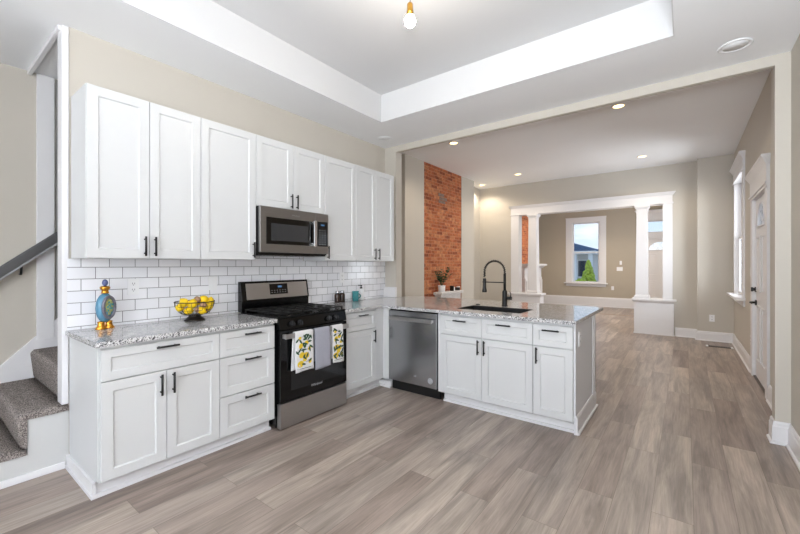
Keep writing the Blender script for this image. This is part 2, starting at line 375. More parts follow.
# --- kitchen ceiling ring with the raised tray
tx0, tx1, ty0, ty1 = 0.568, 3.175, -1.3, 3.19
mb = MB()
e = .005
mb.box(-1.1, tx0-e, -2.5, YS, ZC, ZC+.02); mb.box(tx1+e, 4.0, -2.5, YS, ZC, ZC+.02)
mb.box(tx0-e, tx1+e, ty1+e, YS, ZC, ZC+.02); mb.box(tx0-e, tx1+e, -2.5, ty0-e, ZC, ZC+.02)
struct('ceiling_kitchen', mb, 'ceil', 'lower kitchen ceiling border around the raised tray')
mb = MB()
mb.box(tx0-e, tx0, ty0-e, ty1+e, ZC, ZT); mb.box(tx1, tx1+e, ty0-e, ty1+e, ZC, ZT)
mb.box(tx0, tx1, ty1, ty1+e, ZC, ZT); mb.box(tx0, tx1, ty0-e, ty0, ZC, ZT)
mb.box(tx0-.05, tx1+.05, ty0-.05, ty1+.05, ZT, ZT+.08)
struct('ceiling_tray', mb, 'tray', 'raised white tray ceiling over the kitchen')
mb = bx(-.95, 4.1, YB, 13.6, ZL, ZL+.1)
struct('ceiling_living', mb, 'ceil', 'ceiling of the living room with recessed lights')

# --- kitchen walls
struct('wall_left', bx(-.12, 0, .665, YS, 0, ZC), 'wall', 'greige wall behind the kitchen cabinets')
struct('wall_backsplash', bx(0.0005, 0.010, .655, YS-.0005, .90, 1.3715).box(0.0005, 0.010, 1.81, 2.568, 1.3716, 1.45), 'tile', 'white subway tile backsplash')
mb = MB(); mb.box(-.95, .195, YS, YB, 0, ZC+.4); mb.box(.195, 3.775, YS, YS+.055, 2.822, ZC+.4); mb.box(3.775, 4.05, YS, YB, 0, ZC+.4)
struct('wall_divider', mb, 'wall', 'wide cased opening between kitchen and living room')
mb = MB()  # right kitchen wall, with a side window behind the camera
mb.box(3.86, 4.0, -.55, YS, 0, ZC); mb.box(3.86, 4.0, -2.5, -1.85, 0, ZC); mb.box(3.86, 4.0, -1.85, -.55, 0, .8); mb.box(3.86, 4.0, -1.85, -.55, 2.45, ZC)
struct('wall_right', mb, 'wall', 'greige wall right of the camera')
mb = MB()
for a, b in ((-1.1, .25), (1.65, 2.05), (3.45, 4.0)): mb.box(a, b, -2.5, -2.38, 0, ZC)
for a, b in ((.25, 1.65), (2.05, 3.45)): mb.box(a, b, -2.5, -2.38, 0, .65); mb.box(a, b, -2.5, -2.38, 2.45, ZC)
struct('wall_back', mb, 'wall', 'back wall with two windows added for light')
struct('wall_stairs', bx(-1.12, -1.0, -2.5, 3.9, 0, ZC), 'wall', 'greige wall along the staircase')
# stepped knee wall under the open side of the stairs
mb = MB().prism([(.268, 0), (.268, .158), (.470, .158), (.470, .373), (.665, .373), (.665, 0)], -.08, 0, 'x')
struct('wall_stair_knee', mb, 'wall_cool', 'stepped knee wall under the open carpeted stairs')
# white casing at the end of the cabinet wall
struct('trim_stair_post', bx(-.10, .008, .628, .664, .418, 2.895, bev=.004), 'trim', 'white corner post at the foot of the stairs')
struct('trim_stair_casing', bx(-.998, -.975, .665, .775, .72, 2.895, bev=.004), 'trim', 'white vertical casing on the stair wall')
struct('trim_stair_header', bx(-.998, -.02, .612, .640, 2.868, 2.899, bev=.003), 'trim', 'white strip on the ceiling above the stairs')
struct('wall_stair_recess', bx(-.999, -.99, .785, 3.8, 0.75, 2.89), pm('mid_grey_paint', (150, 149, 146), .6, noise=.02), 'grey wall further up the stairs')  # darker grey sheet laid over the stair wall
mb = MB().prism([(-.2, -.17), (-.2, -.02), (.245, .372), (.649, .769), (1.15, 1.27), (1.15, 1.07), (.75, .62), (.3, .17)], -.998, -.978, 'x')
mb2 = MB().prism([(.05, 0), (.05, .15), (.245, .335), (.649, .735), (1.35, 1.44), (1.35, .6), (.6, 0)], -.998, -.978, 'x')
mb.bm.free()
struct('trim_stair_skirt', mb2, 'trim', 'white skirt board following the stairs')

# --- living room and foyer walls
XL, XR, YO, YF = -.84, 3.90, 8.70, 13.40
struct('wall_living_left', bx(XL-.1, XL, YB, YF, 0, ZL), 'wall', 'left wall of the living room')
xb = -.545
mb = MB(); mb.box(XL, xb, 5.145, 5.73, 0, ZL); mb.box(XL, xb, 7.17, 7.757, 0, ZL); mb.box(XL, xb-.03, 5.73, 7.17, 0, ZL)
struct('wall_chimney_breast', mb, 'wall', 'plastered chimney breast in the living room')
mb = MB(); nb = 46
rnd = random.Random(3)
polyL = []; polyR = []
for i in range(nb + 1):
    z = ZL * i / nb
    polyL.append((5.73 + rnd.uniform(-.006, .012), z)); polyR.append((7.17 - rnd.uniform(-.006, .012), z))
mb.prism(polyL + polyR[::-1], xb-.03, xb-.008, 'x')
struct('wall_brick', mb, 'brick', 'exposed orange brick on the living room chimney')
# a patched stove hole of pale cement in the brick
mb = MB()
for i, (a, b, c, d) in enumerate(((6.24, 6.45, 2.66, 2.72), (6.28, 6.56, 2.59, 2.65), (6.25, 6.50, 2.53, 2.58))): mb.box(xb-.012, xb-.002, a, b, c, d, bev=.003)
struct('wall_brick_patch', mb, pm('grey_cement', (150, 128, 116), .9, noise=.4, nscale=30), 'grey cement patch in the brick')
mb = MB()
mb.box(XL, xb, 10.30, 12.25, 0, ZL)
struct('wall_foyer_brick', mb, 'brick', 'brick chimney seen through the left of the column opening')
# right wall of living + foyer : openings door (5.24-6.16 x 2.10), window (7.2-8.2), added foyer window
mb = MB()
def wallx(mb, x0, x1, ya, yb, holes, z1):
    y = ya
    for (a, b, c, d) in holes:
        mb.box(x0, x1, y, a, 0, z1)
        if c > 0: mb.box(x0, x1, a, b, 0, c)
        mb.box(x0, x1, a, b, d, z1); y = b
    mb.box(x0, x1, y, yb, 0, z1)
wallx(mb, XR, 4.05, YB, YF, [(5.22, 6.18, 0, 2.12), (7.14, 8.23, .84, 2.67), (10.49, 11.71, .84, 2.67)], ZL)
struct('wall_living_right', mb, 'wall', 'right wall of the living room with a door and a window')
struct('wall_pier', bx(3.41, XR, 8.52, 8.88, 0, ZL), 'wall', 'wall pier in the far right corner of the living room')
mb = MB(); mb.box(XL, -.04, YO, YO+.16, 0, ZL); mb.box(-.04, 3.05, YO, YO+.16, 2.64, ZL); mb.box(3.05, 3.41, YO, YO+.16, 0, ZL)
struct('wall_columns', mb, 'wall', 'wall above and beside the white column opening')
mb = MB()
def wally(mb, y0, y1, xa, xb_, holes, z1):
    x = xa
    for (a, b, c, d) in holes:
        mb.box(x, a, y0, y1, 0, z1)
        if c > 0: mb.box(a, b, y0, y1, 0, c)
        mb.box(a, b, y0, y1, d, z1); x = b
    mb.box(x, xb_, y0, y1, 0, z1)
wally(mb, YF, YF+.14, XL-.1, 4.05, [(.24, 1.10, .72, 2.73), (2.18, 3.12, 0, 2.66)], ZL)
struct('wall_far', mb, 'wall_far', 'taupe wall of the foyer with a window and front door')

# --- baseboards
def base(name, pts, h=.165, t=.018, label=None, shoe=True):
    """pts : polyline, room on the left-hand side when walking along it"""
    mb = MB()
    n = len(pts)
    P = [Vector((p[0], p[1])) for p in pts]
    nor = []
    for i in range(n-1):
        d = (P[i+1]-P[i]).normalized(); nor.append(Vector((-d.y, d.x)))
    def off(i, t):
        if i == 0: return P[0] + nor[0]*t
        if i == n-1: return P[-1] + nor[-1]*t
        a, b = nor[i-1], nor[i]; m = (a+b); m = m / (m.dot(a)) if abs(m.dot(a)) > 1e-6 else a
        return P[i] + m*t
    prof = [(0.0005, 0.001), (t+.014, 0.001), (t+.012, .014), (t+.001, .020), (t, h-.04), (t*.75, h-.03), (t*.7, h-.012), (t*.35, h), (0.0005, h)]
    rings = [[mb._v((off(i, a).x, off(i, a).y, z)) for a, z in prof] for i in range(n)]
    for i in range(n-1):
        for k in range(len(prof)):
            k2 = (k+1) % len(prof); mb._f([rings[i][k], rings[i][k2], rings[i+1][k2], rings[i+1][k]])
    mb._f(rings[0]); mb._f(rings[-1][::-1])
    return struct(name, mb, 'trim', label)
base('baseboard_kitchen_right', [(3.86, -2.38), (3.86, YS), (3.775, YS), (3.775, YB)], label='white baseboard wrapping the opening at right')
base('baseboard_opening_back', [(3.775, YB), (XR, YB), (XR, 5.105)], label='white baseboard between the opening and the side door')
base('baseboard_living_right', [(XR, 6.30), (XR, 8.52), (3.41, 8.52), (3.41, YO), (3.09, YO)], label='white baseboard from the side door to the columns')
base('baseboard_living_far_left', [(-.06, YO), (XL, YO), (XL, 7.757), (xb, 7.757), (xb, 7.18)], label='white baseboard left of the column opening')
base('baseboard_living_near_left', [(xb, 5.72), (xb, 5.145), (XL, 5.145), (XL, YB), (.195, YB), (.195, YS)], label='white baseboard beside the chimney breast')
base('baseboard_foyer', [(2.08, YF), (XL, YF), (XL, 12.26)], h=.30, label='tall white baseboard under the foyer window')
struct('baseboard_knee', bx(.0005, .011, .270, .644, .001, .045, bev=.002), 'trim', 'low white baseboard under the stairs')
base('baseboard_hall', [(-1.0, -2.38), (0.9, -2.38)][::-1], h=.14, label='white baseboard on the back wall')
# short white ledge at the end of the backsplash where the counter meets the divider wall
struct('trim_counter_ledge', bx(.012, .21, 3.90, 3.9395, .902, 1.035, bev=.004), 'trim', 'white block trim at the counter end of the wall')
struct('trim_foyer_threshold', bx(XL+.01, XR-.01, 11.40, 11.46, .0005, .008), 'wood_strip', 'light strip across the foyer floor')

# --- column opening (white casing, pedestals, tapered columns)
mb = MB()
mb.box(-.04, 3.05, YO-.03, YO+.19, 2.49, 2.665); mb.taper((-.05, 3.06, YO-.035, YO+.195, 2.64), (-.09, 3.10, YO-.075, YO+.235, 2.70))
mb.box(-.055, 3.065, YO-.04, YO+.2, 2.485, 2.505)
mb.box(-.04, .145, YO-.025, YO+.185, .68, 2.49); mb.box(2.90, 3.05, YO-.025, YO+.185, .68, 2.49)
struct('trim_opening_casing', mb, 'trim', 'white casing and head of the column opening')
def pedestal(x0, x1, label):
    t = thing('column_pedestal', label, 'pedestal', ((x0+x1)/2, YO+.08, 0)); w = (x1-x0)/2
    mb = MB(); mb.box(-w, w, -.14, .14, 0.001, .60, bev=.003)
    mb.box(-w-.004, w+.004, -.146, .146, .30, .308)
    mb.build('body', 'trim', t)
    mb = MB(); mb.taper((-w, w, -.14, .14, .60), (-w-.035, w+.035, -.175, .175, .645)); mb.box(-w-.04, w+.04, -.18, .18, .645, .68, bev=.005)
    mb.build('cap', 'trim', t)
    MB().box(-w-.012, w+.012, -.152, .152, .001, .02, bev=.004).build('shoe_molding', 'trim', t)
pedestal(-.06, .64, 'white wooden pedestal under the left column of the opening')
pedestal(2.44, 3.07, 'white wooden pedestal under the right column of the opening')
def column(x, label):
    t = thing('square_column', label, 'column', (x, YO+.08, .68))
    MB().taper((-.105, .105, -.105, .105, .07), (-.088, .088, -.088, .088, 1.73), bev=.003).build('shaft', 'trim', t)
    mb = MB(); mb.box(-.125, .125, -.125, .125, .0, .045, bev=.004); mb.taper((-.12, .12, -.12, .12, .045), (-.105, .105, -.105, .105, .07)); mb.build('plinth', 'trim', t)
    mb = MB(); mb.box(-.098, .098, -.098, .098, 1.70, 1.715, bev=.003); mb.taper((-.092, .092, -.092, .092, 1.73), (-.118, .118, -.118, .118, 1.77)); mb.box(-.122, .122, -.122, .122, 1.77, 1.805, bev=.003)
    mb.build('capital', 'trim', t)
column(.455, 'white tapered square column, the left one')
column(2.565, 'white tapered square column, the right one')

# --- window and door assemblies (local frame: width along +X, room side is -Y, wall face at y=0)
def window(name, label, loc, rz, w, z0, z1, cw=.16, crown=True):
    t = thing(name, label, None, loc, rz, kind='structure')
    mb = MB(); h = w/2
    mb.box(-h-cw, -h, -.022, 0, z0, z1); mb.box(h, h+cw, -.022, 0, z0, z1)
    mb.box(-h-cw, h+cw, -.026, 0, z1, z1+.16)
    if crown:
        mb.taper((-h-cw, h+cw, -.03, 0, z1+.16), (-h-cw-.04, h+cw+.04, -.065, 0, z1+.23)); mb.box(-h-cw-.045, h+cw+.045, -.07, 0, z1+.23, z1+.255)
        mb.box(-h-cw-.015, h+cw+.015, -.04, 0, z1-.005, z1+.015)
    else:
        mb.box(-h-cw-.01, h+cw+.01, -.034, 0, z1+.14, z1+.165)
    mb.build('casing', 'trim', t)
    mb = MB(); mb.box(-h-cw-.045, h+cw+.045, -.11, .06, z0-.035, z0, bev=.006); mb.build('sill', 'trim', t)
    mb = MB(); mb.box(-h-cw, h+cw, -.02, 0, z0-.12, z0-.036); mb.build('apron', 'trim', t)
    zm = (z0+z1)/2
    for nm, a, b, y in (('upper_sash', zm-.02, z1, .07), ('lower_sash', z0, zm+.02, .035)):
        mb = MB(); s = .045
        mb.box(-h, -h+s, y, y+.03, a, b); mb.box(h-s, h, y, y+.03, a, b); mb.box(-h+s, h-s, y, y+.03, a, a+s*.9); mb.box(-h+s, h-s, y, y+.03, b-s*.9, b)
        f = mb.build(nm, 'trim', t)
        MB().box(-h+s, h-s, y+.012, y+.018, a+s*.9, b-s*.9).build('pane', 'glass', f)
    mb = MB(); mb.box(-h-.02, -h+.001, 0, .14, z0, z1); mb.box(h-.001, h+.02, 0, .14, z0, z1); mb.box(-h, h, 0, .14, z1-.001, z1+.02); mb.box(-h, h, .03, .14, z0-.02, z0+.001)
    mb.build('jamb', 'trim', t)
    return t
window('window_1', 'white window on the living room side wall', (XR, 7.685, 0), -PI/2, 1.05, .87, 2.65, .13)
window('window_2', 'foyer window looking out on the neighbouring house', (.655, YF, 0), 0, .82, .75, 2.71, .185, crown=False)
window('window_3', 'foyer side window added for light, hidden behind the pier', (XR, 11.1, 0), -PI/2, 1.18, .87, 2.65, .13)
window('window_4', 'kitchen window added behind the camera for light, left', (.95, -2.38, 0), PI, 1.38, .66, 2.44, .1)
window('window_5', 'kitchen window added behind the camera for light, right', (2.75, -2.38, 0), PI, 1.38, .66, 2.44, .1)
window('window_6', 'kitchen side window behind the camera', (3.85, -1.2, 0), -PI/2, 1.28, .81, 2.44, .1)

def fan_pts(w, h, n=16, z=0):
    return [(w*math.cos(PI*i/n), z + h*math.sin(PI*i/n)) for i in range(n+1)]
def door(name, label, loc, rz, w, h, fan, crown=True, transom=None, handle_side=1):
    t = thing(name, label, None, loc, rz, kind='structure'); hw = w/2; cw = .13
    top = transom[1] if transom else h
    mb = MB(); mb.box(-hw-cw, -hw-.004, -.022, 0, 0, top+.002); mb.box(hw+.004, hw+cw, -.022, 0, 0, top+.002)
    mb.box(-hw-cw, hw+cw, -.028, 0, top+.002, top+.22); mb.box(-hw-cw-.012, hw+cw+.012, -.04, 0, top+.03, top+.05)
    mb.taper((-hw-cw, hw+cw, -.03, 0, top+.22), (-hw-cw-.04, hw+cw+.04, -.065, 0, top+.29)); mb.box(-hw-cw-.045, hw+cw+.045, -.07, 0, top+.29, top+.315)
    mb.build('casing', 'trim', t)
    mb = MB(); mb.box(-hw-.02, -hw, 0, .13, 0, top+.01); mb.box(hw, hw+.02, 0, .13, 0, top+.01); mb.box(-hw, hw, 0, .13, top, top+.02)
    if transom: mb.box(-hw, hw, -.01, .12, h, transom[0]); mb.box(-hw-cw, hw+cw, -.04, -.022, h+.0, h+.06)
    mb.build('jamb', 'trim', t)
    # slab: frame with a fan-shaped hole, panels as raised fields
    y0, y1 = .012, .056; zf, fw, fh = fan
    mb = MB(); n = 16; arc = fan_pts(fw, fh, n, zf)
    for y in (y0, y1):
        vs = {}
        def V(p): return mb._v((p[0], y, p[1]))
        # region above/around fan
        mb._f([V(p) for p in ((-hw+.004, .012), (hw-.004, .012), (hw-.004, zf), (-hw+.004, zf))])
        outer = [(hw-.004, zf)] + [(hw-.004 - (w-.008)*i/n, h-.004) for i in range(n+1)] + [(-hw+.004, zf)]
        for i in range(n):
            a, b = arc[i], arc[i+1]; oa = (hw-.004-(w-.008)*i/n, h-.004); ob = (hw-.004-(w-.008)*(i+1)/n, h-.004)
            mb._f([V(a), V(oa), V(ob), V(b)])
        mb._f([V((fw, zf)), V((hw-.004, zf)), V((hw-.004, h-.004))]); mb._f([V((-fw, zf)), V((-hw+.004, h-.004)), V((-hw+.004, zf))])
    per = [(-hw+.004, .012), (hw-.004, .012), (hw-.004, h-.004), (-hw+.004, h-.004)]
    for i in range(4):
        a, b = per[i], per[(i+1) % 4]; mb._f([mb._v((a[0], y0, a[1])), mb._v((b[0], y0, b[1])), mb._v((b[0], y1, b[1])), mb._v((a[0], y1, a[1]))])
    ring = arc + [(-fw, zf)]
    for i in range(len(arc)):
        a, b = arc[i], arc[(i+1) % len(arc)]; mb._f([mb._v((a[0], y0, a[1])), mb._v((b[0], y0, b[1])), mb._v((b[0], y1, b[1])), mb._v((a[0], y1, a[1]))])
    slab = mb.build('slab', 'trim', t)
    for sx in (-1, 1):
        for z0, z1 in ((.22, .86), (1.02, zf-.10)):
            a, b = sorted((sx*.07, sx*(hw-.12)))
            mb = MB(); mb.taper((a, b, y0-.001, y0+.002, z0), (a, b, y0-.001, y0+.002, z1))
            mb = MB(); s = .022
            for q in ((a, b, z0, z0+s), (a, b, z1-s, z1), (a, a+s, z0+s, z1-s), (b-s, b, z0+s, z1-s)): mb.box(q[0], q[1], y0-.012, y0, q[2], q[3], bev=.004)
            mb.box(a+.05, b-.05, y0-.008, y0, z0+.05, z1-.05, bev=.004)
            mb.build('panel', 'trim', slab)
    # fanlight
    mb = MB(); mb.prism([(x*.995, z) for x, z in arc], y0+.02, y0+.026, 'y'); g = mb.build('fanlight', 'glass', slab)
    mb = MB()
    mb.tube([(x, y0-.004, z) for x, z in arc], .012, 0, 6); mb.tube([(-fw, y0-.004, zf), (fw, y0-.004, zf)], .012, 0, 6)
    for ang in (45, 90, 135): mb.tube([(.25*fw*math.cos(math.radians(ang)), y0+.012, zf+.25*fh*math.sin(math.radians(ang))), (fw*math.cos(math.radians(ang)), y0+.012, zf+fh*math.sin(math.radians(ang)))], .007, 0, 6)
    mb.tube([(x*.25, y0+.012, zf+(z-zf)*.25) for x, z in arc], .007, 0, 6)
    mb.build('fanlight_grille', 'trim', slab)
    if transom:
        MB().box(-hw+.03, hw-.03, .06, .066, transom[0]+.03, transom[1]-.03).build('transom_pane', 'glass', t)
        mb = MB(); a, b = transom
        mb.box(-hw, hw, .05, .08, a, a+.03); mb.box(-hw, hw, .05, .08, b-.03, b); mb.box(-hw, -hw+.03, .05, .08, a+.03, b-.03); mb.box(hw-.03, hw, .05, .08, a+.03, b-.03)
        mb.build('transom_frame', 'trim', t)
    hx = handle_side*(hw-.065)
    mb = MB(); mb.cyl((hx, y0, 1.04), (hx, y0-.016, 1.04), .03); mb.cyl((hx, y0-.016, 1.04), (hx, y0-.032, 1.04), .018); mb.box(hx-.006, hx+.006, y0-.05, y0-.03, 1.015, 1.065, bev=.002)
    mb.build('deadbolt', 'black', slab)
    mb = MB(); mb.cyl((hx, y0, .885), (hx, y0-.014, .885), .032); mb.cyl((hx, y0-.014, .885), (hx, y0-.06, .885), .012)
    mb.tube([(hx, y0-.056, .885), (hx-handle_side*.05, y0-.058, .887), (hx-handle_side*.11, y0-.054, .883)], [.011, .010, .008], 0, 10)
    mb.build('door_lever', 'black', slab)
    MB().box(-hw, hw, -.01, .12, .001, .012).build('threshold', 'threshold', t)
    return t
door('door_1', 'white side door with a small fan window, black deadbolt and lever', (XR, 5.70, 0), -PI/2, .92, 2.10, (1.76, .29, .26), handle_side=-1)
door('door_2', 'white front door with fan window and transom in the foyer', (2.65, YF, 0), 0, .90, 2.10, (1.76, .29, .25), transom=(2.28, 2.64))

# ================================================================== STAIRS
st = thing('staircase', 'grey speckled carpeted stairs rising behind the white corner post', 'stairs', (0, .235, 0))
def step(y, z0, z1, depth, x1=.012):
    """carpet wrapped over one riser and one tread, open underneath"""
    mb = MB(); r = .034; th = .040
    prof = [(y+.03, z0), (y+.006, z0), (y-.002, z0+.02)]
    for i in range(9):
        a = PI - PI/2*i/8*1.0
        prof.append((y-.018 + r + r*math.cos(a), z1 - r + r*math.sin(a)))
    prof += [(y+depth*.5, z1+.001), (y+depth, z1), (y+depth, z1-th), (y+.03, z1-th)]
    n = 40; xs_ = [-.975 + (x1+.975)*i/n for i in range(n+1)]
    rings = []; rr = random.Random(int(y*1000))
    for i, x in enumerate(xs_):
        e = {n: .012, n-1: .003}.get(i, 0)
        rings.append([mb._v((x, a - .235 + rr.uniform(-.002, .002) + (e if a < y+.01 else 0), b + rr.uniform(-.0015, .0015) - (e if b > z1-.01 else 0))) for a, b in prof])
    k = len(prof)
    for i in range(n):
        for j in range(k):
            j2 = (j+1) % k; mb._f([rings[i][j], rings[i][j2], rings[i+1][j2], rings[i+1][j]], 0, True)
    mb._f(rings[0]); mb._f(rings[-1][::-1])
    mb.build('carpeted_step', 'carpet', st)
zs = [0.003, .20, .415, .645, .87, 1.09]
ys = [.235, .437, .647, .86, 1.08, 1.30]
for i in range(5):
    step(ys[i], zs[i]+.002, zs[i+1], ys[i+1]-ys[i]+(.016 if i == 1 else .025), x1=.012 if i < 2 else -.135)
# handrail
t = thing('handrail', 'charcoal handrail sloping up the stair wall', 'handrail', (-.93, .45, 1.27))
mb = MB(Matrix.Identity(4))
def railbox(mb, ya, yb_, dz0, dz1, x0, x1, m=0):
    k = .885
    v = [(x0, ya, ya*k+dz0), (x1, ya, ya*k+dz0), (x1, yb_, yb_*k+dz0), (x0, yb_, yb_*k+dz0), (x0, ya, ya*k+dz1), (x1, ya, ya*k+dz1), (x1, yb_, yb_*k+dz1), (x0, yb_, yb_*k+dz1)]
    V = [mb._v(p) for p in v]
    for q in ((3, 2, 1, 0), (4, 5, 6, 7), (0, 1, 5, 4), (1, 2, 6, 5), (2, 3, 7, 6), (3, 0, 4, 7)): mb._f([V[i] for i in q], m)
railbox(mb, -.7, 1.0, -.02, .035, -.035, .03); railbox(mb, -.7, 1.0, -.045, -.02, -.02, .018); railbox(mb, -.7, 1.0, .035, .045, -.022, .02)
mb.build('rail', 'rail', t)
mb = MB(); railbox(mb, -.7, 1.0, -.062, -.045, -.028, .024); mb.build('lower_rail_strip', pm('pale_grey_rail', (150, 150, 152), .4, noise=.05), t)
for yy in (-.3, .12, .75):
    MB().tube([(-.069, yy, yy*.885-.12), (-.02, yy, yy*.885-.12), (0, yy, yy*.885-.06)], .008, 0, 8).build('bracket', 'black', t)

# ================================================================== CABINETS
def shaker(mb, x0, x1, z0, z1, y, t=.02, fr=.057, m=0):
    """shaker front; back plane at y, front plane at y-t, facing -Y"""
    fr = min(fr, (z1-z0)*.26)
    yf = y - t; rc = .010; ch = .006; e = .0015
    def R(a, yy): return [mb._v(p) for p in ((x0+a, yy, z0+a), (x1-a, yy, z0+a), (x1-a, yy, z1-a), (x0+a, yy, z1-a))]
    loops = [R(0, y), R(0, yf+e), R(e, yf), R(fr, yf), R(fr+ch, yf+rc)]
    for A, B in zip(loops, loops[1:]):
        for i in range(4): mb._f([A[i], A[(i+1) % 4], B[(i+1) % 4], B[i]], m)
    mb._f(loops[-1], m); mb._f(loops[0][::-1], m)
def pull(parent, x, z, y, vertical, L=.13):
    mb = MB(); h = L/2; yo = y - .028
    d = (0, 0, 1) if vertical else (1, 0, 0)
    P = lambda k, yy: (x + d[0]*k, yy, z + d[2]*k)
    mb.cyl(P(-h, yo), P(h, yo), .0066, seg=12)
    for k in (-h*.72, h*.72): mb.cyl(P(k, y), P(k, yo), .0052, seg=10)
    return mb.build('handle', 'black', parent)
def front(root, kind, x0, x1, z0, z1, y, hpos=None):
    mb = MB(); shaker(mb, x0, x1, z0, z1, y); d = mb.build(kind, 'cab', root)
    if hpos: pull(d, hpos[0], hpos[1], y-.02, hpos[2])
    return d
G = .0018
def base_cabinet(label, loc, rz, w, fronts, depth=.60, toe=True, name='base_cabinet'):
    t = thing(name, label, 'cabinet', loc, rz)
    mb = MB()
    if name == 'sink_cabinet':
        mb.box(.0005, w-.0005, -depth, -.013, .10, .66); mb.box(.0005, .018, -depth, -.013, .66, .8695); mb.box(w-.018, w-.0005, -depth, -.013, .66, .8695); mb.box(.018, w-.018, -depth, -depth+.018, .66, .8695)
    else: mb.box(.0005, w-.0005, -depth, -.013, .10, .8695)
    mb.build('carcass', 'cab', t)
    if toe: MB().box(.0005, w-.0005, -depth+.065, -.013, .001, .0995).build('toe_kick', 'cab', t)
    for f in fronts: front(t, *f[:5], -depth, f[5] if len(f) > 5 else None)
    return t
DT, DB = .847, .670      # top drawer
HT, HB = .663, .101      # doors
# left of the range (local x -> world y)
w = .681
base_cabinet('white base cabinet with one wide drawer over two doors, at the stairs end', (0, .674, 0), PI/2, w,
    [('drawer', .003, w-G, DB, DT, (w/2, .818, False)), ('door', .003, w/2-G, HB, HT, (w/2-.035, .582, True)), ('door', w/2+G, w-G, HB, HT, (w/2+.035, .582, True))])
w = .448
base_cabinet('white base cabinet with three drawers, left of the range', (0, 1.356, 0), PI/2, w,
    [('drawer', G, w-.003, DB, DT, (w/2+.02, .815, False)), ('drawer', G, w-.003, .390, HT, (w/2+.02, .628, False)), ('drawer', G, w-.003, HB, .383, (w/2+.02, .346, False))])
# side panel + shoe trim
MB().box(.012, .600, .6655, .673, .10, .8695).build('cabinet_end_panel', 'cab')
tag(bpy.data.objects['cabinet_end_panel'], 'plain white side panel of the cabinets beside the stair knee wall', 'panel')
MB().box(.012, .535, .6672, .673, .001, .0995).build('panel_foot', 'cab', bpy.data.objects['cabinet_end_panel'])
mb = MB()
mb.prism([(.001, .652), (.560, .652), (.560, .668), (.545, .668), (.545, 1.80), (.5355, 1.80), (.5355, .6665), (.001, .6665)], .001, .085)
mb.prism([(.001, .645), (.570, .645), (.570, 1.80), (.5455, 1.80), (.5455, .6685), (.5605, .6685), (.5605, .6515), (.001, .6515)], .001, .02)
struct('trim_cabinet_left', mb, 'trim', 'white base trim around the left cabinets')
# right of the range
w = .468
base_cabinet('white narrow base cabinet with one drawer over one door, right of the range', (0, 2.572, 0), PI/2, w,
    [('drawer', .02, w-G, DB, DT, (w/2+.02, .818, False)), ('door', .02, w-G, HB, HT, (w-.035, .582, True))])
t = thing('corner_cabinet', 'blank white corner filler between the narrow cabinet and dishwasher', 'cabinet', (0, 3.041, 0), 0)
MB().box(.012, .618, -.0005, .125, .10, .8695).build('wall_side_filler', 'cab', t)
MB().box(.012, .70, .1255, .69, .10, .8695).build('carcass', 'cab', t)
MB().box(.55, .72, .195, .60, .001, .0995).build('toe_kick', 'cab', t)
mb = MB(); mb.box(.5355, .545, 2.572, 3.205, .001, .07); mb.box(.545, .562, 2.572, 3.19, .001, .022); mb.box(.545, .70, 3.19, 3.205, .001, .07); mb.box(.562, .70, 3.175, 3.19, .001, .022)
struct('trim_cabinet_corner', mb, 'trim', 'white base trim in the inside corner')
# peninsula (front face y = 3.15 carcass -> doors at 3.13); local origin at back
PY = 3.77; 
w = .883; c = .427
base_cabinet('white sink base cabinet under the faucet, two drawer fronts over two doors', (1.351, PY, 0), 0, w,
    [('drawer', .003, c-G, DB, DT-.003, (c/2, .806, False)), ('drawer', c+G, w-G, DB, DT-.003, ((c+w)/2-.02, .806, False)),
     ('door', .003, c-G, HB, HT, (c-.03, .585, True)), ('door', c+G, w-G, HB, HT, (c+.03, .585, True))], name='sink_cabinet')
w = .3105
base_cabinet('narrow white base cabinet at the free end of the peninsula, one drawer over one door', (2.2348, PY, 0), 0, w,
    [('drawer', G, w-.003, DB, DT-.003, (w/2-.01, .802, False)), ('door', G, w-.003, HB, HT, (.033, .59, True))])
t = thing('peninsula_panel', 'grey painted end and back panel of the peninsula with white corner trim', 'panel', (2.546, 3.13, 0))
MB().box(.0005, .012, .042, .80, .001, .8695).build('end_panel', 'panelgrey', t)
MB().box(-2.34, .0, .775, .80, .001, .8695).build('back_panel', 'wall_cool', t)
mb = MB(); mb.box(.0125, .020, .70, .735, .10, .8695, bev=.002); mb.box(.0125, .020, .77, .81, .10, .8695, bev=.002); mb.box(-.03, .020, .8005, .81, .10, .8695); mb.build('corner_trim', 'trim', t)
mb = MB(); mb.box(.0125, .026, .045, .815, .001, .125); mb.taper((.0125, .026, .045, .815, .125), (.0125, .018, .05, .81, .145)); mb.box(.026, .040, .045, .83, .001, .02, bev=.004)
mb.build('baseboard', 'trim', t)
mb = MB(); mb.box(1.353, 2.572, 3.2195, 3.234, .001, .07); mb.box(1.353, 2.586, 3.20, 3.2195, .001, .022)
struct('trim_peninsula', mb, 'trim', 'white base trim along the peninsula front')
t = thing('filler_strip', 'thin white filler strip right of the dishwasher', 'panel', (1.3205, 3.155, 0))
MB().box(0, .030, 0, .58, .10, .8695).build('strip', 'cab', t); 

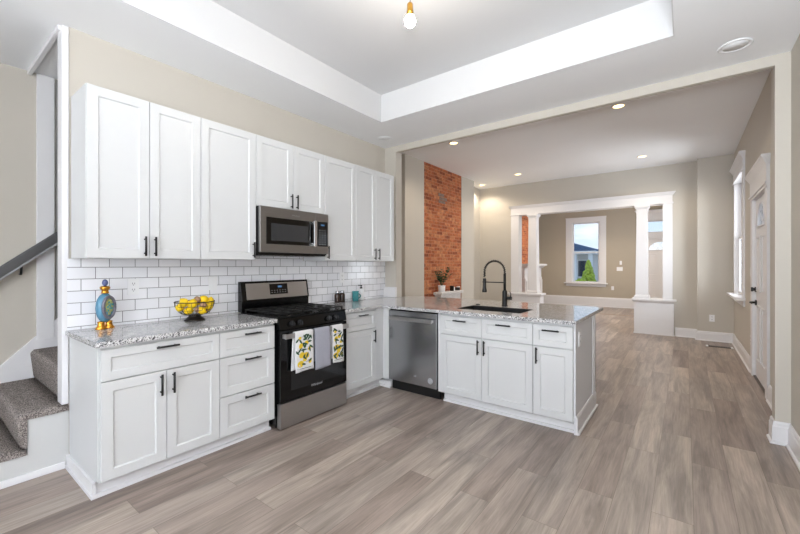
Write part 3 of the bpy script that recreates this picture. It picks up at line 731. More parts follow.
# --- upper cabinets
UB, UT = 1.372, 2.437
def upper(label, y0, y1, doors, zb=UB, depth=.33):
    t = thing('wall_cabinet', label, 'cabinet', (0, y0, 0), PI/2); w = y1-y0
    mb = MB(); mb.box(.0005, w-.0005, -depth, -.013, zb, UT)
    mb.build('carcass', 'cab', t)
    for a, b, h in doors: front(t, 'door', a+G, b-G, zb+.003, UT-.003, -depth, h)
    return t
upper('tall white wall cabinet with two doors, nearest the stairs', .674, 1.352, [(0, .339, (.339-.03, 1.455, True)), (.339, .678, (.339+.03, 1.455, True))])
upper('white wall cabinet with a single door, left of the microwave', 1.353, 1.807, [(0, .454, (.454-.03, 1.455, True))])
upper('short white wall cabinet with two doors above the microwave', 1.808, 2.570, [(0, .381, (.381-.03, 1.91, True)), (.381, .762, (.381+.03, 1.91, True))], zb=1.835)
upper('white wall cabinet with a single door, right of the microwave', 2.571, 3.019, [(0, .448, (.03, 1.455, True))])
upper('white wall cabinet with two narrow doors, at the far end', 3.020, 3.697, [(0, .338, (.338-.035, 1.455, True)), (.338, .677, (.338+.035, 1.455, True))])
# ================================================================== COUNTERTOPS
def slab(name, label, poly, hole=None):
    mb = MB()
    z0, z1 = .870, .900
    if not hole:
        mb.prism(poly, z0, z1)
        bmesh.ops.bevel(mb.bm, geom=[e for e in mb.bm.edges if abs(e.verts[0].co.z-z1) < 1e-5 and abs(e.verts[1].co.z-z1) < 1e-5], offset=.003, segments=2, affect='EDGES')
        return tag(mb.build(name, 'granite'), label, 'countertop')
slab('countertop', 'speckled grey granite countertop over the left cabinets', [(.0105, .645), (.65, .645), (.65, 1.806), (.0105, 1.806)])
# L-shaped peninsula top with sink cut-out: assembled from a planar grid
xs = [.0105, .1965, .65, 1.44, 2.08, 2.575]; yy = [2.565, 3.098, 3.30, 3.66, 3.9385, 4.0615, 4.305]
def inside(cx, cy):
    if cy < 3.09 and cx > .65: return False
    if 1.44 < cx < 2.08 and 3.30 < cy < 3.66: return False
    if cx < .1965 and cy > 3.9385: return False
    return True
mb = MB(); vt = {}; vb = {}
def gv(d, i, j, z):
    if (i, j) not in d: d[(i, j)] = mb._v((xs[i], yy[j], z))
    return d[(i, j)]
cells = {(i, j) for i in range(5) for j in range(6) if inside((xs[i]+xs[i+1])/2, (yy[j]+yy[j+1])/2)}
for i, j in cells:
    q = [(i, j), (i+1, j), (i+1, j+1), (i, j+1)]
    mb._f([gv(vt, a, b, .90) for a, b in q]); mb._f([gv(vb, a, b, .87) for a, b in q][::-1])
    for (da, db, e0, e1) in ((-1, 0, 3, 0), (1, 0, 1, 2), (0, -1, 0, 1), (0, 1, 2, 3)):
        if (i+da, j+db) not in cells:
            a, b = q[e0], q[e1]; mb._f([gv(vb, *a, .87), gv(vb, *b, .87), gv(vt, *b, .90), gv(vt, *a, .90)])
tag(mb.build('countertop', 'granite'), 'L-shaped speckled granite countertop over the corner and peninsula', 'countertop')
# sink
t = thing('kitchen_sink', 'dark undermount sink sunk in the peninsula countertop', 'sink', (1.76, 3.48, .68))
mb = MB(); W, D = .3135, .1735
mb.box(-W-.006, -W, -D-.006, D+.006, 0, .2215); mb.box(W, W+.006, -D-.006, D+.006, 0, .2215); mb.box(-W, W, -D-.006, -D, 0, .2215); mb.box(-W, W, D, D+.006, 0, .2215); mb.box(-W, W, -D, D, 0, .006)
mb.build('basin', 'sink', t)
MB().lathe([(.045, 0), (.045, .004), (.03, .004), (.0, .002)], (0, 0, .0062)).build('drain', 'chrome', t)
# sink hole cover and faucet
t = thing('faucet', 'tall matte black spring pull-down faucet on the peninsula', 'faucet', (1.737, 3.80, .90))
mb = MB(); mb.lathe([(.030, .0005), (.030, .008), (.026, .012), (.0255, .15), (.020, .16), (.018, .165)], (0, 0, 0)); mb.build('base', 'black', t)
mb = MB(); mb.cyl((0, 0, .16), (0, 0, .34), .014); mb.build('stem', 'black', t)
dx, dy = -.97, .05
arc = []
R = .113
for i in range(25):
    a = PI*i/24; arc.append((-(R - R*math.cos(a)), 0, .36 + R*math.sin(a)))
path = [(0, 0, .33)] + arc + [(-2*R, 0, .30)]
MB().tube(path, .0062, 0, 10).build('hose', 'black', t)
mb = MB(); pts = []; 
L = [Vector(p) for p in path]; segs = []
acc = [0]
for a, b in zip(L, L[1:]): acc.append(acc[-1]+(b-a).length)
tot = acc[-1]; turns = 24; N = turns*9
for k in range(N+1):
    s = tot*k/N; i = max(j for j in range(len(acc)) if acc[j] <= s+1e-9); i = min(i, len(L)-2)
    f = (s-acc[i])/(acc[i+1]-acc[i]); p = L[i].lerp(L[i+1], f); d = (L[i+1]-L[i]).normalized(); n1 = Vector((0, 1, 0)); n2 = d.cross(n1)
    a = 2*PI*turns*k/N; pts.append(p + (n1*math.cos(a)+n2*math.sin(a))*.0120)
MB().tube(pts, .0032, 0, 5).build('spring', 'black', t)
mb = MB(); mb.lathe([(.010, 0), (.013, .0), (.017, -.01), (.017, -.10), (.021, -.115), (.026, -.14), (.024, -.15), (0, -.15)], (-2*R, 0, .285)); mb.build('spray_head', 'black', t)
mb = MB(); mb.cyl((0, 0, .245), (-2*R, 0, .245), .0055); mb.tube([(-2*R+.021*math.cos(a), .021*math.sin(a), .245) for a in [2*PI*k/16 for k in range(16)]], .005, 0, 6, closed=True); mb.build('docking_arm', 'black', t)
mb = MB(); mb.cyl((0, 0, .085), (.075, -.01, .085), .017); mb.tube([(.066, -.01, .095), (.07, -.012, .13), (.058, -.014, .155)], [.006, .005, .004], 0, 8); mb.build('lever', 'black', t)
tag(MB().lathe([(.024, .0005), (.024, .005), (.015, .009), (0, .009)], (1.447, 3.773, .90)).build('sink_button', 'black'), 'small black round button in the counter left of the faucet', 'button')

# ================================================================== RANGE
t = thing('gas_range', 'stainless and black gas range with dish towels on its handle', 'stove', (.02, 1.820, 0), PI/2)
W = .743; FD = -.632
mb = MB(); mb.box(0, W, -.60, -.03, .03, .895, bev=.002); mb.build('body', 'blackenamel', t)
for x, y in ((.04, -.55), (W-.04, -.55), (.04, -.08), (W-.04, -.08)): MB().cyl((x, y, .001), (x, y, .031), .018, m=0).build('foot', 'black', t)
MB().box(.004, W-.004, FD-.015, -.601, .012, .210, bev=.003).build('storage_drawer', 'steel', t)
mb = MB(); mb.box(.004, W-.004, FD-.015, -.601, .222, .800, bev=.004); dr = mb.build('oven_door', 'blackglass', t)
MB().box(.11, W-.11, FD-.0165, FD-.0152, .30, .62).build('oven_window', 'darkglass', dr)
mb = MB(); mb.box(.02, W-.02, FD-.062, FD-.044, .735, .775, bev=.005)
for a in (.02, W-.055): mb.box(a, a+.035, FD-.046, FD-.0152, .738, .772, bev=.003)
mb.build('handle', 'steel', dr)
def text(body, size, parent, loc, rot, mat, name='lettering', ext=.0003):
    c = bpy.data.curves.new(name, 'FONT'); c.body = body; c.size = size; c.extrude = ext; c.align_x = 'CENTER'; c.align_y = 'CENTER'; c.resolution_u = 3; c.shear = .25
    o = bpy.data.objects.new(name, c); col.objects.link(o)
    dg = bpy.context.evaluated_depsgraph_get(); me = bpy.data.meshes.new_from_object(o.evaluated_get(dg))
    bpy.data.objects.remove(o); me.materials.clear(); me.materials.append(M[mat])
    o = bpy.data.objects.new(name, me); col.objects.link(o); o.parent = parent; o.location = loc; o.rotation_euler = rot
    return o
text('Whirlpool', .030, dr, (W/2, FD-.0166, .290), (PI/2, 0, 0), 'sticker', 'badge')
mb = MB(); mb.taper((.0, W, FD-.012, -.56, .805), (.0, W, FD+.01, -.56, .895), bev=.003); pn = mb.build('control_panel', 'blackenamel', t)
for x in (.115, .195, .515, .60):
    mb = MB(); y = FD-.008
    mb.cyl((x, y, .848), (x, y-.010, .848), .025, .024); mb.cyl((x, y-.010, .848), (x, y-.030, .848), .019, .017); mb.box(x-.005, x+.005, y-.036, y-.012, .830, .866, bev=.002)
    mb.build('knob', 'knobgrey', pn)
mb = MB(); mb.box(-.003, W+.003, FD+.005, -.075, .895, .908, bev=.003); mb.build('cooktop', 'blackenamel', t)
for gx0, gx1 in ((.02, .255), (.262, .490), (.497, .732)):
    mb = MB(); z = .936; y0, y1 = -.60, -.10; b = .006
    for x in (gx0+b, (gx0+gx1)/2, gx1-b): mb.box(x-b, x+b, y0, y1, z-.012, z, bev=.002)
    for y in (y0+b, -.475, -.35, -.225, y1-b): mb.box(gx0, gx1, y-b, y+b, z-.012, z, bev=.002)
    for x in (gx0+b, gx1-b):
        for y in (y0+b, y1-b): mb.box(x-b, x+b, y-b, y+b, .908, z-.01)
    mb.build('grate', 'iron', t)
for x, y, r in ((.14, -.48, .045), (.14, -.22, .035), (.376, -.35, .042), (.612, -.48, .050), (.612, -.22, .035)):
    MB().lathe([(r, .908), (r, .915), (r*.9, .921), (r*.6, .921), (r*.55, .925), (0, .925)], (x, y, 0)).build('burner', 'iron', t)
mb = MB(); mb.box(0, W, -.085, -.02, .905, 1.0, bev=.003)
mb.taper((0, W, -.095, -.02, 1.0), (0, W, -.062, -.02, 1.178), bev=.004)
bgd = mb.build('backguard', 'blackenamel', t)
def slant(z): return -.095 + (z-1.0)*(.033/.178)
def slantbox(mb, x0, x1, z0, z1, o):
    v = [mb._v(p) for p in ((x0, slant(z0)-o, z0), (x1, slant(z0)-o, z0), (x1, slant(z1)-o, z1), (x0, slant(z1)-o, z1))]
    w_ = [mb._v(p) for p in ((x0, slant(z0)+.001, z0), (x1, slant(z0)+.001, z0), (x1, slant(z1)+.001, z1), (x0, slant(z1)+.001, z1))]
    mb._f(v); mb._f(w_[::-1])
    for i in range(4): mb._f([v[i], v[(i+1) % 4], w_[(i+1) % 4], w_[i]])
mb = MB(); slantbox(mb, .045, W-.02, 1.015, 1.160, .003); mb.build('steel_fascia', 'steel', bgd)
mb = MB(); slantbox(mb, .285, .485, 1.050, 1.148, .005); ds = mb.build('display', 'blackglass', bgd)
mb = MB(); slantbox(mb, .375, .42, 1.112, 1.130, .0062); mb.build('clock_digits', 'display', ds)
mb = MB()
for k in range(6):
    slantbox(mb, .300+.030*k, .312+.030*k, 1.085, 1.089, .006); slantbox(mb, .300+.030*k, .312+.030*k, 1.066, 1.070, .006)
mb.build('button_marks', 'sticker', ds)

# --- towels hung over the oven handle
def towel(label, ya, yb_, zbf, zbb, kind, seed):
    # world frame; handle front x = .02+.690=.71, top z=.775 ; door face x~.663
    cy = (ya+yb_)/2
    t = thing('dish_towel', label, 'towel', (.69, cy, .775), 0, None)
    rr = random.Random(seed); xf, xbk = .7185, .6885
    prof = []
    n = 16
    for i in range(n+1): prof.append((xf + .004*(1-i/n), zbf + (.772-zbf)*i/n))
    prof += [(xf-.002, .7795), (xf-.010, .783), (xbk+.008, .783), (xbk+.001, .7795)]
    for i in range(1, n+1): prof.append((xbk, .772 - (.772-zbb)*i/n))
    mb = MB(); m = 14; hw = (yb_-ya)/2; th = .0022
    for o, flip in ((0, False), (th, True)):
        pass
    rows = []
    ph = rr.uniform(0, 6)
    for i, (x, z) in enumerate(prof):
        row = []
        for j in range(m+1):
            u = -1 + 2*j/m
            drop = max(0, (.77 - z)/.33)
            wav = .0035*math.sin(u*4+ph)*drop if x > .70 else 0
            row.append((x + abs(wav) - .69, u*hw*(1+.03*drop) + (.004*drop if x > .70 else -.016*drop*1.0), z - .775 + .004*math.sin(u*2+ph)*drop))
        rows.append(row)
    V = [[mb._v(p) for p in r] for r in rows]
    nx = len(rows)
    # thickness: offset copy
    V2 = []
    for i, r in enumerate(rows):
        a = Vector((prof[max(i-1, 0)][0], prof[max(i-1, 0)][1])); b = Vector((prof[min(i+1, nx-1)][0], prof[min(i+1, nx-1)][1])); d = (b-a).normalized(); nn = Vector((d.y, -d.x))
        V2.append([mb._v((p[0] + nn.x*th, p[1], p[2] + nn.y*th)) for p in r])
    for i in range(nx-1):
        for j in range(m):
            mb._f([V[i][j], V[i][j+1], V[i+1][j+1], V[i+1][j]], 0, True); mb._f([V2[i][j], V2[i][j+1], V2[i+1][j+1], V2[i+1][j]], 0, True)
    for j in range(m): mb._f([V[0][j], V[0][j+1], V2[0][j+1], V2[0][j]]); mb._f([V[-1][j], V[-1][j+1], V2[-1][j+1], V2[-1][j]])
    for i in range(nx-1):
        mb._f([V[i][0], V[i+1][0], V2[i+1][0], V2[i][0]]); mb._f([V[i][m], V[i+1][m], V2[i+1][m], V2[i][m]])
    mats = ['linen' if kind == 'lemon' else 'grey_towel', 'tyel', 'tleaf', 'tblk']
    if kind == 'lemon':
        def blob(cy_, cz, ry, rz, ang, mi, off, pointed=0):
            pts = []
            for k in range(14):
                a = 2*PI*k/14; py = ry*math.cos(a); pz = rz*math.sin(a)*(1 if not pointed else abs(math.sin(a))**.6)
                yy_ = cy_ + py*math.cos(ang) - pz*math.sin(ang); zz = cz + py*math.sin(ang) + pz*math.cos(ang)
                yy_ = max(-hw*.97, min(hw*.97, yy_))
                u = yy_/hw; drop = max(0, (.77-zz)/.33); wav = abs(.0035*math.sin(u*4+ph)*drop)
                fi = (zz-zbf)/(.772-zbf)
                pts.append((xf + .004*(1-fi) + wav - .69 + off, yy_ + .004*drop, zz-.775))
            mb._f([mb._v(p) for p in pts], mi)
        H = .772 - zbf
        def Z(f): return zbf + H*f
        o = th + .0010
        for cy_, f, r, a in ((-.32, .42, .030, .4), (-.40, .66, .025, 1.0), (.22, .40, .029, -.5), (-.48, .20, .033, .2), (.02, .31, .024, .8), (.25, .72, .022, .2), (-.5, .86, .016, .3), (.55, .56, .018, .6), (.6, .22, .018, .9)):
            blob(cy_*hw, Z(f), r, r*.82, a, 1, o)
        for k in range(24):
            blob(rr.uniform(-.85, .85)*hw, Z(rr.uniform(.16, .93)), rr.uniform(.019, .032), .0085, rr.uniform(-1.4, 1.4), 2, o+.0006, 1)
        for cy_, f, ln in ((.4, .24, .035), (.5, .27, .02), (-.1, .89, .03), (.15, .80, .03), (.35, .55, .02)): blob(cy_*hw, Z(f), ln, .0016, .1, 3, o+.0008)
        blob(0, Z(.075), hw*.96, .0022, 0, 3, o+.0008)
    mb.build('cloth', mats, t)
towel('white towel printed with lemons, left on the oven handle', 1.925, 2.105, .452, .470, 'lemon', 1)
towel('plain grey towel hanging between the two lemon towels', 2.128, 2.300, .436, .50, 'grey', 2)
towel('white towel printed with lemons, right on the oven handle', 2.330, 2.458, .448, .48, 'lemon', 5)

# ================================================================== MICROWAVE
t = thing('microwave', 'stainless over-the-range microwave with dark door window', 'microwave', (.0, 1.812, 1.425), PI/2)
W = .754; H = .405
MB().box(0, W, -.375, -.015, .0, H, bev=.002).build('body', 'blackenamel', t)
mb = MB(); mb.box(0, .585, -.405, -.376, .012, H, bev=.004); dr = mb.build('door', 'mwsteel', t)
MB().box(.055, .575, -.4075, -.4052, .085, .315, bev=.002).build('window_border', 'blackglass', dr)
MB().box(.10, .50, -.4092, -.4077, .115, .265, bev=.0).build('window', 'mwglass', dr)
mb = MB(); mb.box(.545, .572, -.445, -.432, .075, .325, bev=.005); mb.box(.548, .569, -.433, -.4077, .085, .11); mb.box(.548, .569, -.433, -.4077, .29, .315)
mb.build('handle', 'chrome', dr)
text('Whirlpool', .020, dr, (.36, -.4056, .352), (PI/2, 0, 0), 'sticker', 'badge')
mb = MB(); mb.box(.587, W, -.405, -.376, .012, H, bev=.004); cp = mb.build('control_panel', 'mwsteel', t)
MB().box(.615, W-.012, -.4075, -.4052, .085, .325, bev=.002).build('keypad', 'blackglass', cp)
mb = MB()
for r_ in range(7):
    for c_ in range(3): mb.box(.635+.033*c_, .648+.033*c_, -.4085, -.4075, .10+.023*r_, .106+.023*r_)
mb.build('key_marks', 'sticker', cp)
MB().box(.655, .70, -.4085, -.4075, .285, .300).build('clock_display', 'display', cp)
mb = MB(); mb.box(.01, W-.01, -.37, -.02, -.012, -.0005); mb.build('vent_base', 'blackenamel', t)
mb = MB()
for a, b in ((.12, .34), (.42, .64)): mb.box(a, b, -.33, -.08, -.016, -.0122)
mb.build('vent_filter', 'dsteel', t)

# ================================================================== DISHWASHER
t = thing('dishwasher', 'dark stainless dishwasher with a bar handle at the peninsula corner', 'dishwasher', (.711, 3.15, 0))
W = .604
MB().box(.002, W-.002, .031, .58, .10, .862).build('tub', 'blackenamel', t)
mb = MB(); mb.box(.004, W-.004, -.012, .03, .115, .850, bev=.004); dr = mb.build('door', 'dsteel', t)
mb = MB(); mb.box(.035, W-.035, -.055, -.040, .755, .795, bev=.006); mb.box(.04, .065, -.042, -.0122, .762, .788); mb.box(W-.065, W-.04, -.042, -.0122, .762, .788); mb.build('handle', 'steel', dr)
MB().box(.004, W-.004, .01, .03, .852, .866).build('top_strip', 'blackenamel', t)
MB().box(.004, W-.004, .055, .075, .002, .105).build('kick_plate', 'black', t)
text('GE', .028, dr, (.345, -.0124, .205), (PI/2, 0, 0), 'sticker', 'badge')
mb = MB(); 
mb.tube([(W-.075+.026*math.cos(2*PI*k/24), -.0135, .185+.026*math.sin(2*PI*k/24)) for k in range(24)], .003, 0, 6, closed=True); mb.cyl((W-.075, -.0122, .185), (W-.075, -.0138, .185), .020)
mb.build('round_sticker', 'sticker', dr)

# ================================================================== OUTLETS AND SWITCHES
def outlet(label, loc, rz, switch=False, w=.072, h=.118, cat=None):
    t = thing('light_switch' if switch else 'wall_outlet', label, 'switch' if switch else 'outlet', loc, rz)
    MB().box(-w/2, w/2, -.0075, -.0004, -h/2, h/2, bev=.0015).build('plate', 'white', t)
    if switch:
        n = max(1, round(w/.07))
        for k in range(n):
            cx = (k-(n-1)/2)*.046
            MB().box(cx-.016, cx+.016, -.011, -.0077, -.033, .033, bev=.001).build('rocker', 'white', t)
    else:
        for s in (-1, 1):
            mb = MB(); mb.cyl((0, -.0077, s*.022), (0, -.0095, s*.022), .017); r = mb.build('receptacle', 'white', t)
            mb = MB(); mb.box(-.0085, -.0055, -.0102, -.0096, s*.022-.003, s*.022+.008); mb.box(.0055, .0085, -.0102, -.0096, s*.022-.003, s*.022+.008); mb.cyl((0, -.0096, s*.022-.009), (0, -.0102, s*.022-.009), .003, seg=8)
            mb.build('slots', 'slot', r)
    return t
outlet('white outlet on the tile between the blue decanter and fruit bowl', (.010, 1.025, 1.170), PI/2)
outlet('white light switch on the tile above the fruit bowl', (.010, 1.608, 1.174), PI/2, True)
outlet('white outlet on the tile above the brown jars', (.010, 3.13, 1.18), PI/2)
outlet('white outlet on the end panel of the peninsula', (2.5585, 3.30, .735), PI/2)
outlet('white outlet low on the wall pier in the far right corner', (3.61, 8.52, .40), 0)
outlet('white outlet low on the right wall beside the side door', (XR, 6.42, .39), -PI/2)
outlet('white light switch on the right wall beside the side door', (XR, 6.42, 1.24), -PI/2, True)
outlet('white double switch plate right of the foyer window', (1.62, YF, 1.20), 0, True, w=.16)
tag(MB().box(1.62, 1.68, YF-.022, YF-.001, 1.33, 1.45, bev=.003).build('thermostat', 'white'), 'small white thermostat above the foyer switch plate', 'thermostat')
outlet('white outlet low on the foyer wall right of the window', (1.43, YF, .60), 0)

# ================================================================== COUNTER ITEMS
t = thing('decanter', 'pearly blue oval decanter with gold neck and gold feet near the stairs', 'decanter', (.12, .828, .90), math.radians(112))
# local: medallion face towards -Y
mb = MB(); mb.ell((0, 0, .142), .056, .044, .100, seg=28); mb.build('body', 'blue', t)
mb = MB(); pts = [(.038*math.cos(2*PI*k/28), -.036, .146+.070*math.sin(2*PI*k/28)) for k in range(28)]
mb.tube(pts, .010, 0, 8, closed=True); mb.build('beaded_rim', 'beads', t)
mb = MB(); mb.ell((0, -.032, .146), .032, .012, .060); md = mb.build('medallion', 'medal', t)
mb = MB()
for k in range(9):
    a = k*2.4; r = .004+.0022*k; mb.ell((r*math.cos(a), -.042, .152+r*1.6*math.sin(a)), .006, .003, .008, seg=8)
mb.build('flower', 'teal', md)
mb = MB(); mb.lathe([(.024, .238), (.020, .246), (.019, .262), (.028, .268), (.029, .280), (.024, .286), (.018, .288), (0, .289)]); mb.build('neck', 'gold', t)
mb = MB(); mb.ell((0, 0, .310), .017, .017, .023); mb.build('stopper', 'violet', t)
for s in (-1, 1):
    mb = MB(); mb.lathe([(.030, .0005), (.031, .006), (.021, .022), (.017, .036), (.020, .050), (0, .056)], (s*.026, 0, 0), sx=1.1); mb.build('foot', 'gold', t)

BC = (.20, 1.375, .90)
t = thing('fruit_bowl', 'dark wire footed bowl heaped with lemons', 'bowl', BC)
Rb, Hb = .138, .146
def brad(z): # wire bowl radius at height z (.045..Hb)
    f = (z-.042)/(Hb-.042); return .045 + (Rb-.045)*math.sqrt(max(0, 1-(1-f)**2))
mb = MB()
for z, r in ((Hb, .0038), (.115, .0018), (.085, .0018), (.062, .0018)):
    mb.tube([(brad(z)*math.cos(2*PI*k/36), brad(z)*math.sin(2*PI*k/36), z) for k in range(36)], r, 0, 6, closed=True)
for j in range(22):
    a = 2*PI*j/22; mb.tube([(brad(z)*math.cos(a), brad(z)*math.sin(a), z) for z in [.042+(Hb-.042)*i/8 for i in range(9)]], .0016, 0, 5)
mb.build('basket', 'wire', t)
mb = MB(); mb.lathe([(.072, .0008), (.075, .005), (.066, .013), (.045, .030), (.040, .042), (.046, .045), (0, .045)], seg=28); mb.build('pedestal_foot', 'wire', t)
def lemon(x, y, z, rot, label, r=.031):
    o = MB(Matrix.Rotation(rot, 4, 'Z') @ Matrix.Rotation(rot*1.7, 4, 'Y')).lathe([(0, -1.36*r), (.12*r, -1.3*r), (.30*r, -1.15*r), (.7*r, -.8*r), (.95*r, -.35*r), (r, 0), (.95*r, .35*r), (.7*r, .8*r), (.30*r, 1.12*r), (.15*r, 1.28*r), (0, 1.3*r)], (0, 0, 0), seg=18).build('lemon', 'yellow')
    o.location = (BC[0]+x, BC[1]+y, BC[2]+z); return tag(o, label, 'lemon', 'lemons in the wire bowl')
def pball(x, y, z, r, label):
    mb = MB(); mb.ell((0, 0, 0), r, r, r, seg=14)
    rr = random.Random(int(x*1e4))
    for v in mb.bm.verts: v.co *= rr.uniform(.9, 1.1)
    o = mb.build('potpourri_ball', 'potp'); o.location = (BC[0]+x, BC[1]+y, BC[2]+z); return tag(o, label, 'potpourri', 'potpourri balls in the wire bowl')
lemon(.040, -.098, .142, .5, 'lemon at the left edge of the wire bowl, nearest the decanter')
lemon(.068, -.048, .134, 2.2, 'lemon at the front left of the heap in the wire bowl', r=.034)
lemon(.030, .055, .156, 1.1, 'topmost lemon right of the potpourri ball in the wire bowl', r=.034)
lemon(.072, .072, .110, 1.9, 'lemon behind the wires at the front right of the bowl')
lemon(.015, .112, .138, .2, 'lemon at the right edge of the wire bowl, nearest the range')
lemon(-.050, -.055, .140, 1.4, 'lemon at the back left of the wire bowl')
lemon(-.060, .050, .138, 2.8, 'lemon at the back right of the wire bowl')
lemon(.095, .008, .082, 1.2, 'lemon low at the front of the wire bowl behind the wires', r=.028)
lemon(.048, -.066, .082, .9, 'lemon low at the left of the wire bowl behind the wires', r=.028)
lemon(.005, -.110, .108, 2.5, 'lemon under the rim at the left of the wire bowl', r=.030)
lemon(.060, .035, .098, .6, 'lemon low right of the front potpourri ball in the wire bowl', r=.028)
pball(.035, .002, .160, .026, 'tan potpourri ball on top at the middle of the lemon bowl')
pball(.092, .022, .122, .024, 'pale potpourri ball at the front middle of the lemon bowl')
pball(.088, -.020, .088, .020, 'small potpourri ball low at the front of the lemon bowl')
pball(.060, .050, .078, .022, 'potpourri ball low at the right of the lemon bowl')
pball(-.01, -.01, .120, .028, 'potpourri ball deep in the middle of the lemon bowl')

def jar(x, y, label):
    t = thing('glass_jar', label, 'jar', (x, y, .90))
    MB().lathe([(.030, .0005), (.033, .006), (.033, .085), (.028, .098), (.022, .104), (0, .104)]).build('glass_body', 'amber', t)
    MB().lathe([(.023, .1045), (.024, .106), (.024, .128), (.021, .131), (0, .131)]).build('lid', 'dsteel', t)
jar(.075, 3.0, 'small dark brown jar with metal lid, the one nearer the range')
jar(.075, 3.075, 'small dark brown jar with metal lid, the one nearer the teal mug')
t = thing('mug', 'teal glazed mug on the granite right of the brown jars', 'mug', (.12, 3.25, .90), math.radians(65))
MB().lathe([(.030, .0005), (.036, .006), (.040, .05), (.039, .10), (.041, .118), (.037, .118), (.035, .10), (.034, .02), (0, .015)]).build('cup', 'teal', t)
MB().tube([(.036+.030*math.sin(PI*k/10), 0, .030+.060*k/10) for k in range(11)], .006, 0, 8).build('handle', 'teal', t)
t = thing('soap_bottle', 'white soap bottle with a black pump behind the teal mug', 'bottle', (.085, 3.385, .90), math.radians(40))
MB().lathe([(.030, .0005), (.034, .006), (.034, .11), (.028, .125), (.014, .134), (.013, .142), (0, .142)]).build('body', 'white', t)
mb = MB(); mb.lathe([(.015, .1425), (.015, .155), (.006, .158), (.005, .172), (.012, .174), (.012, .186), (0, .186)]); mb.box(-.040, .006, -.007, .007, .176, .186, bev=.002); mb.build('pump', 'black', t)

# ================================================================== MANTEL, PLANT, CANDLES (living room chimney)
t = thing('fireplace_mantel', 'distressed white mantel shelf in front of the orange brick', 'mantel', (xb, 6.48, 0))
MB().box(.0, .185, -.43, .43, .765, .815, bev=.006).build('shelf', 'distress', t)
MB().box(.0, .14, -.39, .39, .60, .7645, bev=.004).build('frieze', 'distress', t)
for s in (-1, 1): MB().box(.0, .12, s*.31-.08, s*.31+.08, .001, .5995, bev=.004).build('leg', 'distress', t)
t = thing('potted_plant', 'green leafy plant in a white pot on the mantel shelf', 'plant', (xb+.095, 6.19, .815))
MB().lathe([(.055, .0005), (.062, .01), (.070, .115), (.072, .125), (.064, .125), (.062, .108), (0, .106)]).build('pot', 'white', t)
MB().lathe([(.061, .1085), (.03, .112), (0, .113)]).build('soil', 'soil', t)
rr = random.Random(11)
mb = MB(); lv = []
for k in range(9):
    a = 2*PI*k/9+rr.uniform(-.3, .3); tilt = rr.uniform(.15, .65); Ls = rr.uniform(.26, .36)
    if k in (2, 3): Ls = .26; tilt = .75
    pts = []
    for i in range(7):
        f = i/6; rad = Ls*f*math.sin(tilt)*(.6+.6*f); z = .11+Ls*f*math.cos(tilt*.8)
        pts.append(Vector((rad*math.cos(a)*.75+.01*math.cos(a), rad*math.sin(a)+.01*math.sin(a), z)))
    mb.tube(pts, .0035, 0, 5)
    for i in range(2, 7):
        for s in (-1, 1):
            p = pts[i]; d = (pts[i]-pts[i-1]).normalized(); side = d.cross(Vector((0, 0, 1))).normalized() if abs(d.z) < .99 else Vector((math.sin(a), -math.cos(a), 0))
            lv.append((p, (side*s*.8 + d*.75).normalized(), .066))
for v in mb.bm.verts:
    if v.co.x < -.068: v.co.x = -.068 + (v.co.x + .068)*.05
mb.build('stems', 'leaf', t)
mb = MB()
for p, d, l in lv:
    n_ = d.cross(Vector((rr.uniform(-.4, .4), rr.uniform(-.4, .4), 1))).normalized(); up = n_.cross(d).normalized()
    b = p; c1 = p+d*l*.45+n_*.021; c2 = p+d*l*.45-n_*.021; m_ = p+d*l*.45-up*.004; e = p+d*l-up*.006
    for q in ((b, c1, m_), (c1, e, m_), (b, m_, c2), (c2, m_, e)):
        mb._f([mb._v(x) for x in q]);
        mb._f([mb._v(x - up*.0015) for x in q][::-1])
for v in mb.bm.verts:
    if v.co.x < -.072: v.co.x = -.072 + (v.co.x + .072)*.05
mb.build('leaves', 'leaf', t)
t = thing('lidded_box', 'small black box with a white end standing on the mantel', 'box', (xb+.10, 6.60, .8155))
MB().box(-.035, .035, -.045, .0, .0, .10, bev=.003).build('black_side', 'black', t); MB().box(-.034, .034, .0005, .038, .0, .075, bev=.003).build('white_side', 'white', t)
t = thing('candle_holder', 'short black candle holder with white candle at the mantel end', 'candle', (xb+.10, 6.80, .8155))
MB().lathe([(.05, 0), (.055, .01), (.055, .055), (.045, .06), (0, .06)]).build('holder', 'black', t); MB().lathe([(.035, .0602), (.035, .08), (0, .082)], (.02, .0, 0)).build('candle_wax', 'white', t)

# foyer fireplace mantel
t = thing('fireplace_mantel', 'white foyer fireplace mantel behind the left column', 'mantel', (xb, 11.45, 0))
MB().box(.0, .30, -.88, .88, 1.30, 1.36, bev=.008).build('shelf', 'trim', t)
MB().taper((.0, .18, -.80, .80, 1.23), (.0, .26, -.85, .85, 1.2995)).build('crown_molding', 'trim', t)
MB().box(.0, .15, -.78, .78, .95, 1.2295, bev=.004).build('frieze', 'trim', t)
for s in (-1, 1):
    MB().box(.0, .17, s*.66-.11, s*.66+.11, .001, .9495, bev=.006).build('leg', 'trim', t)
    MB().box(.17, .20, s*.66-.06, s*.66+.06, .25, .88, bev=.006).build('leg_panel', 'trim', t)

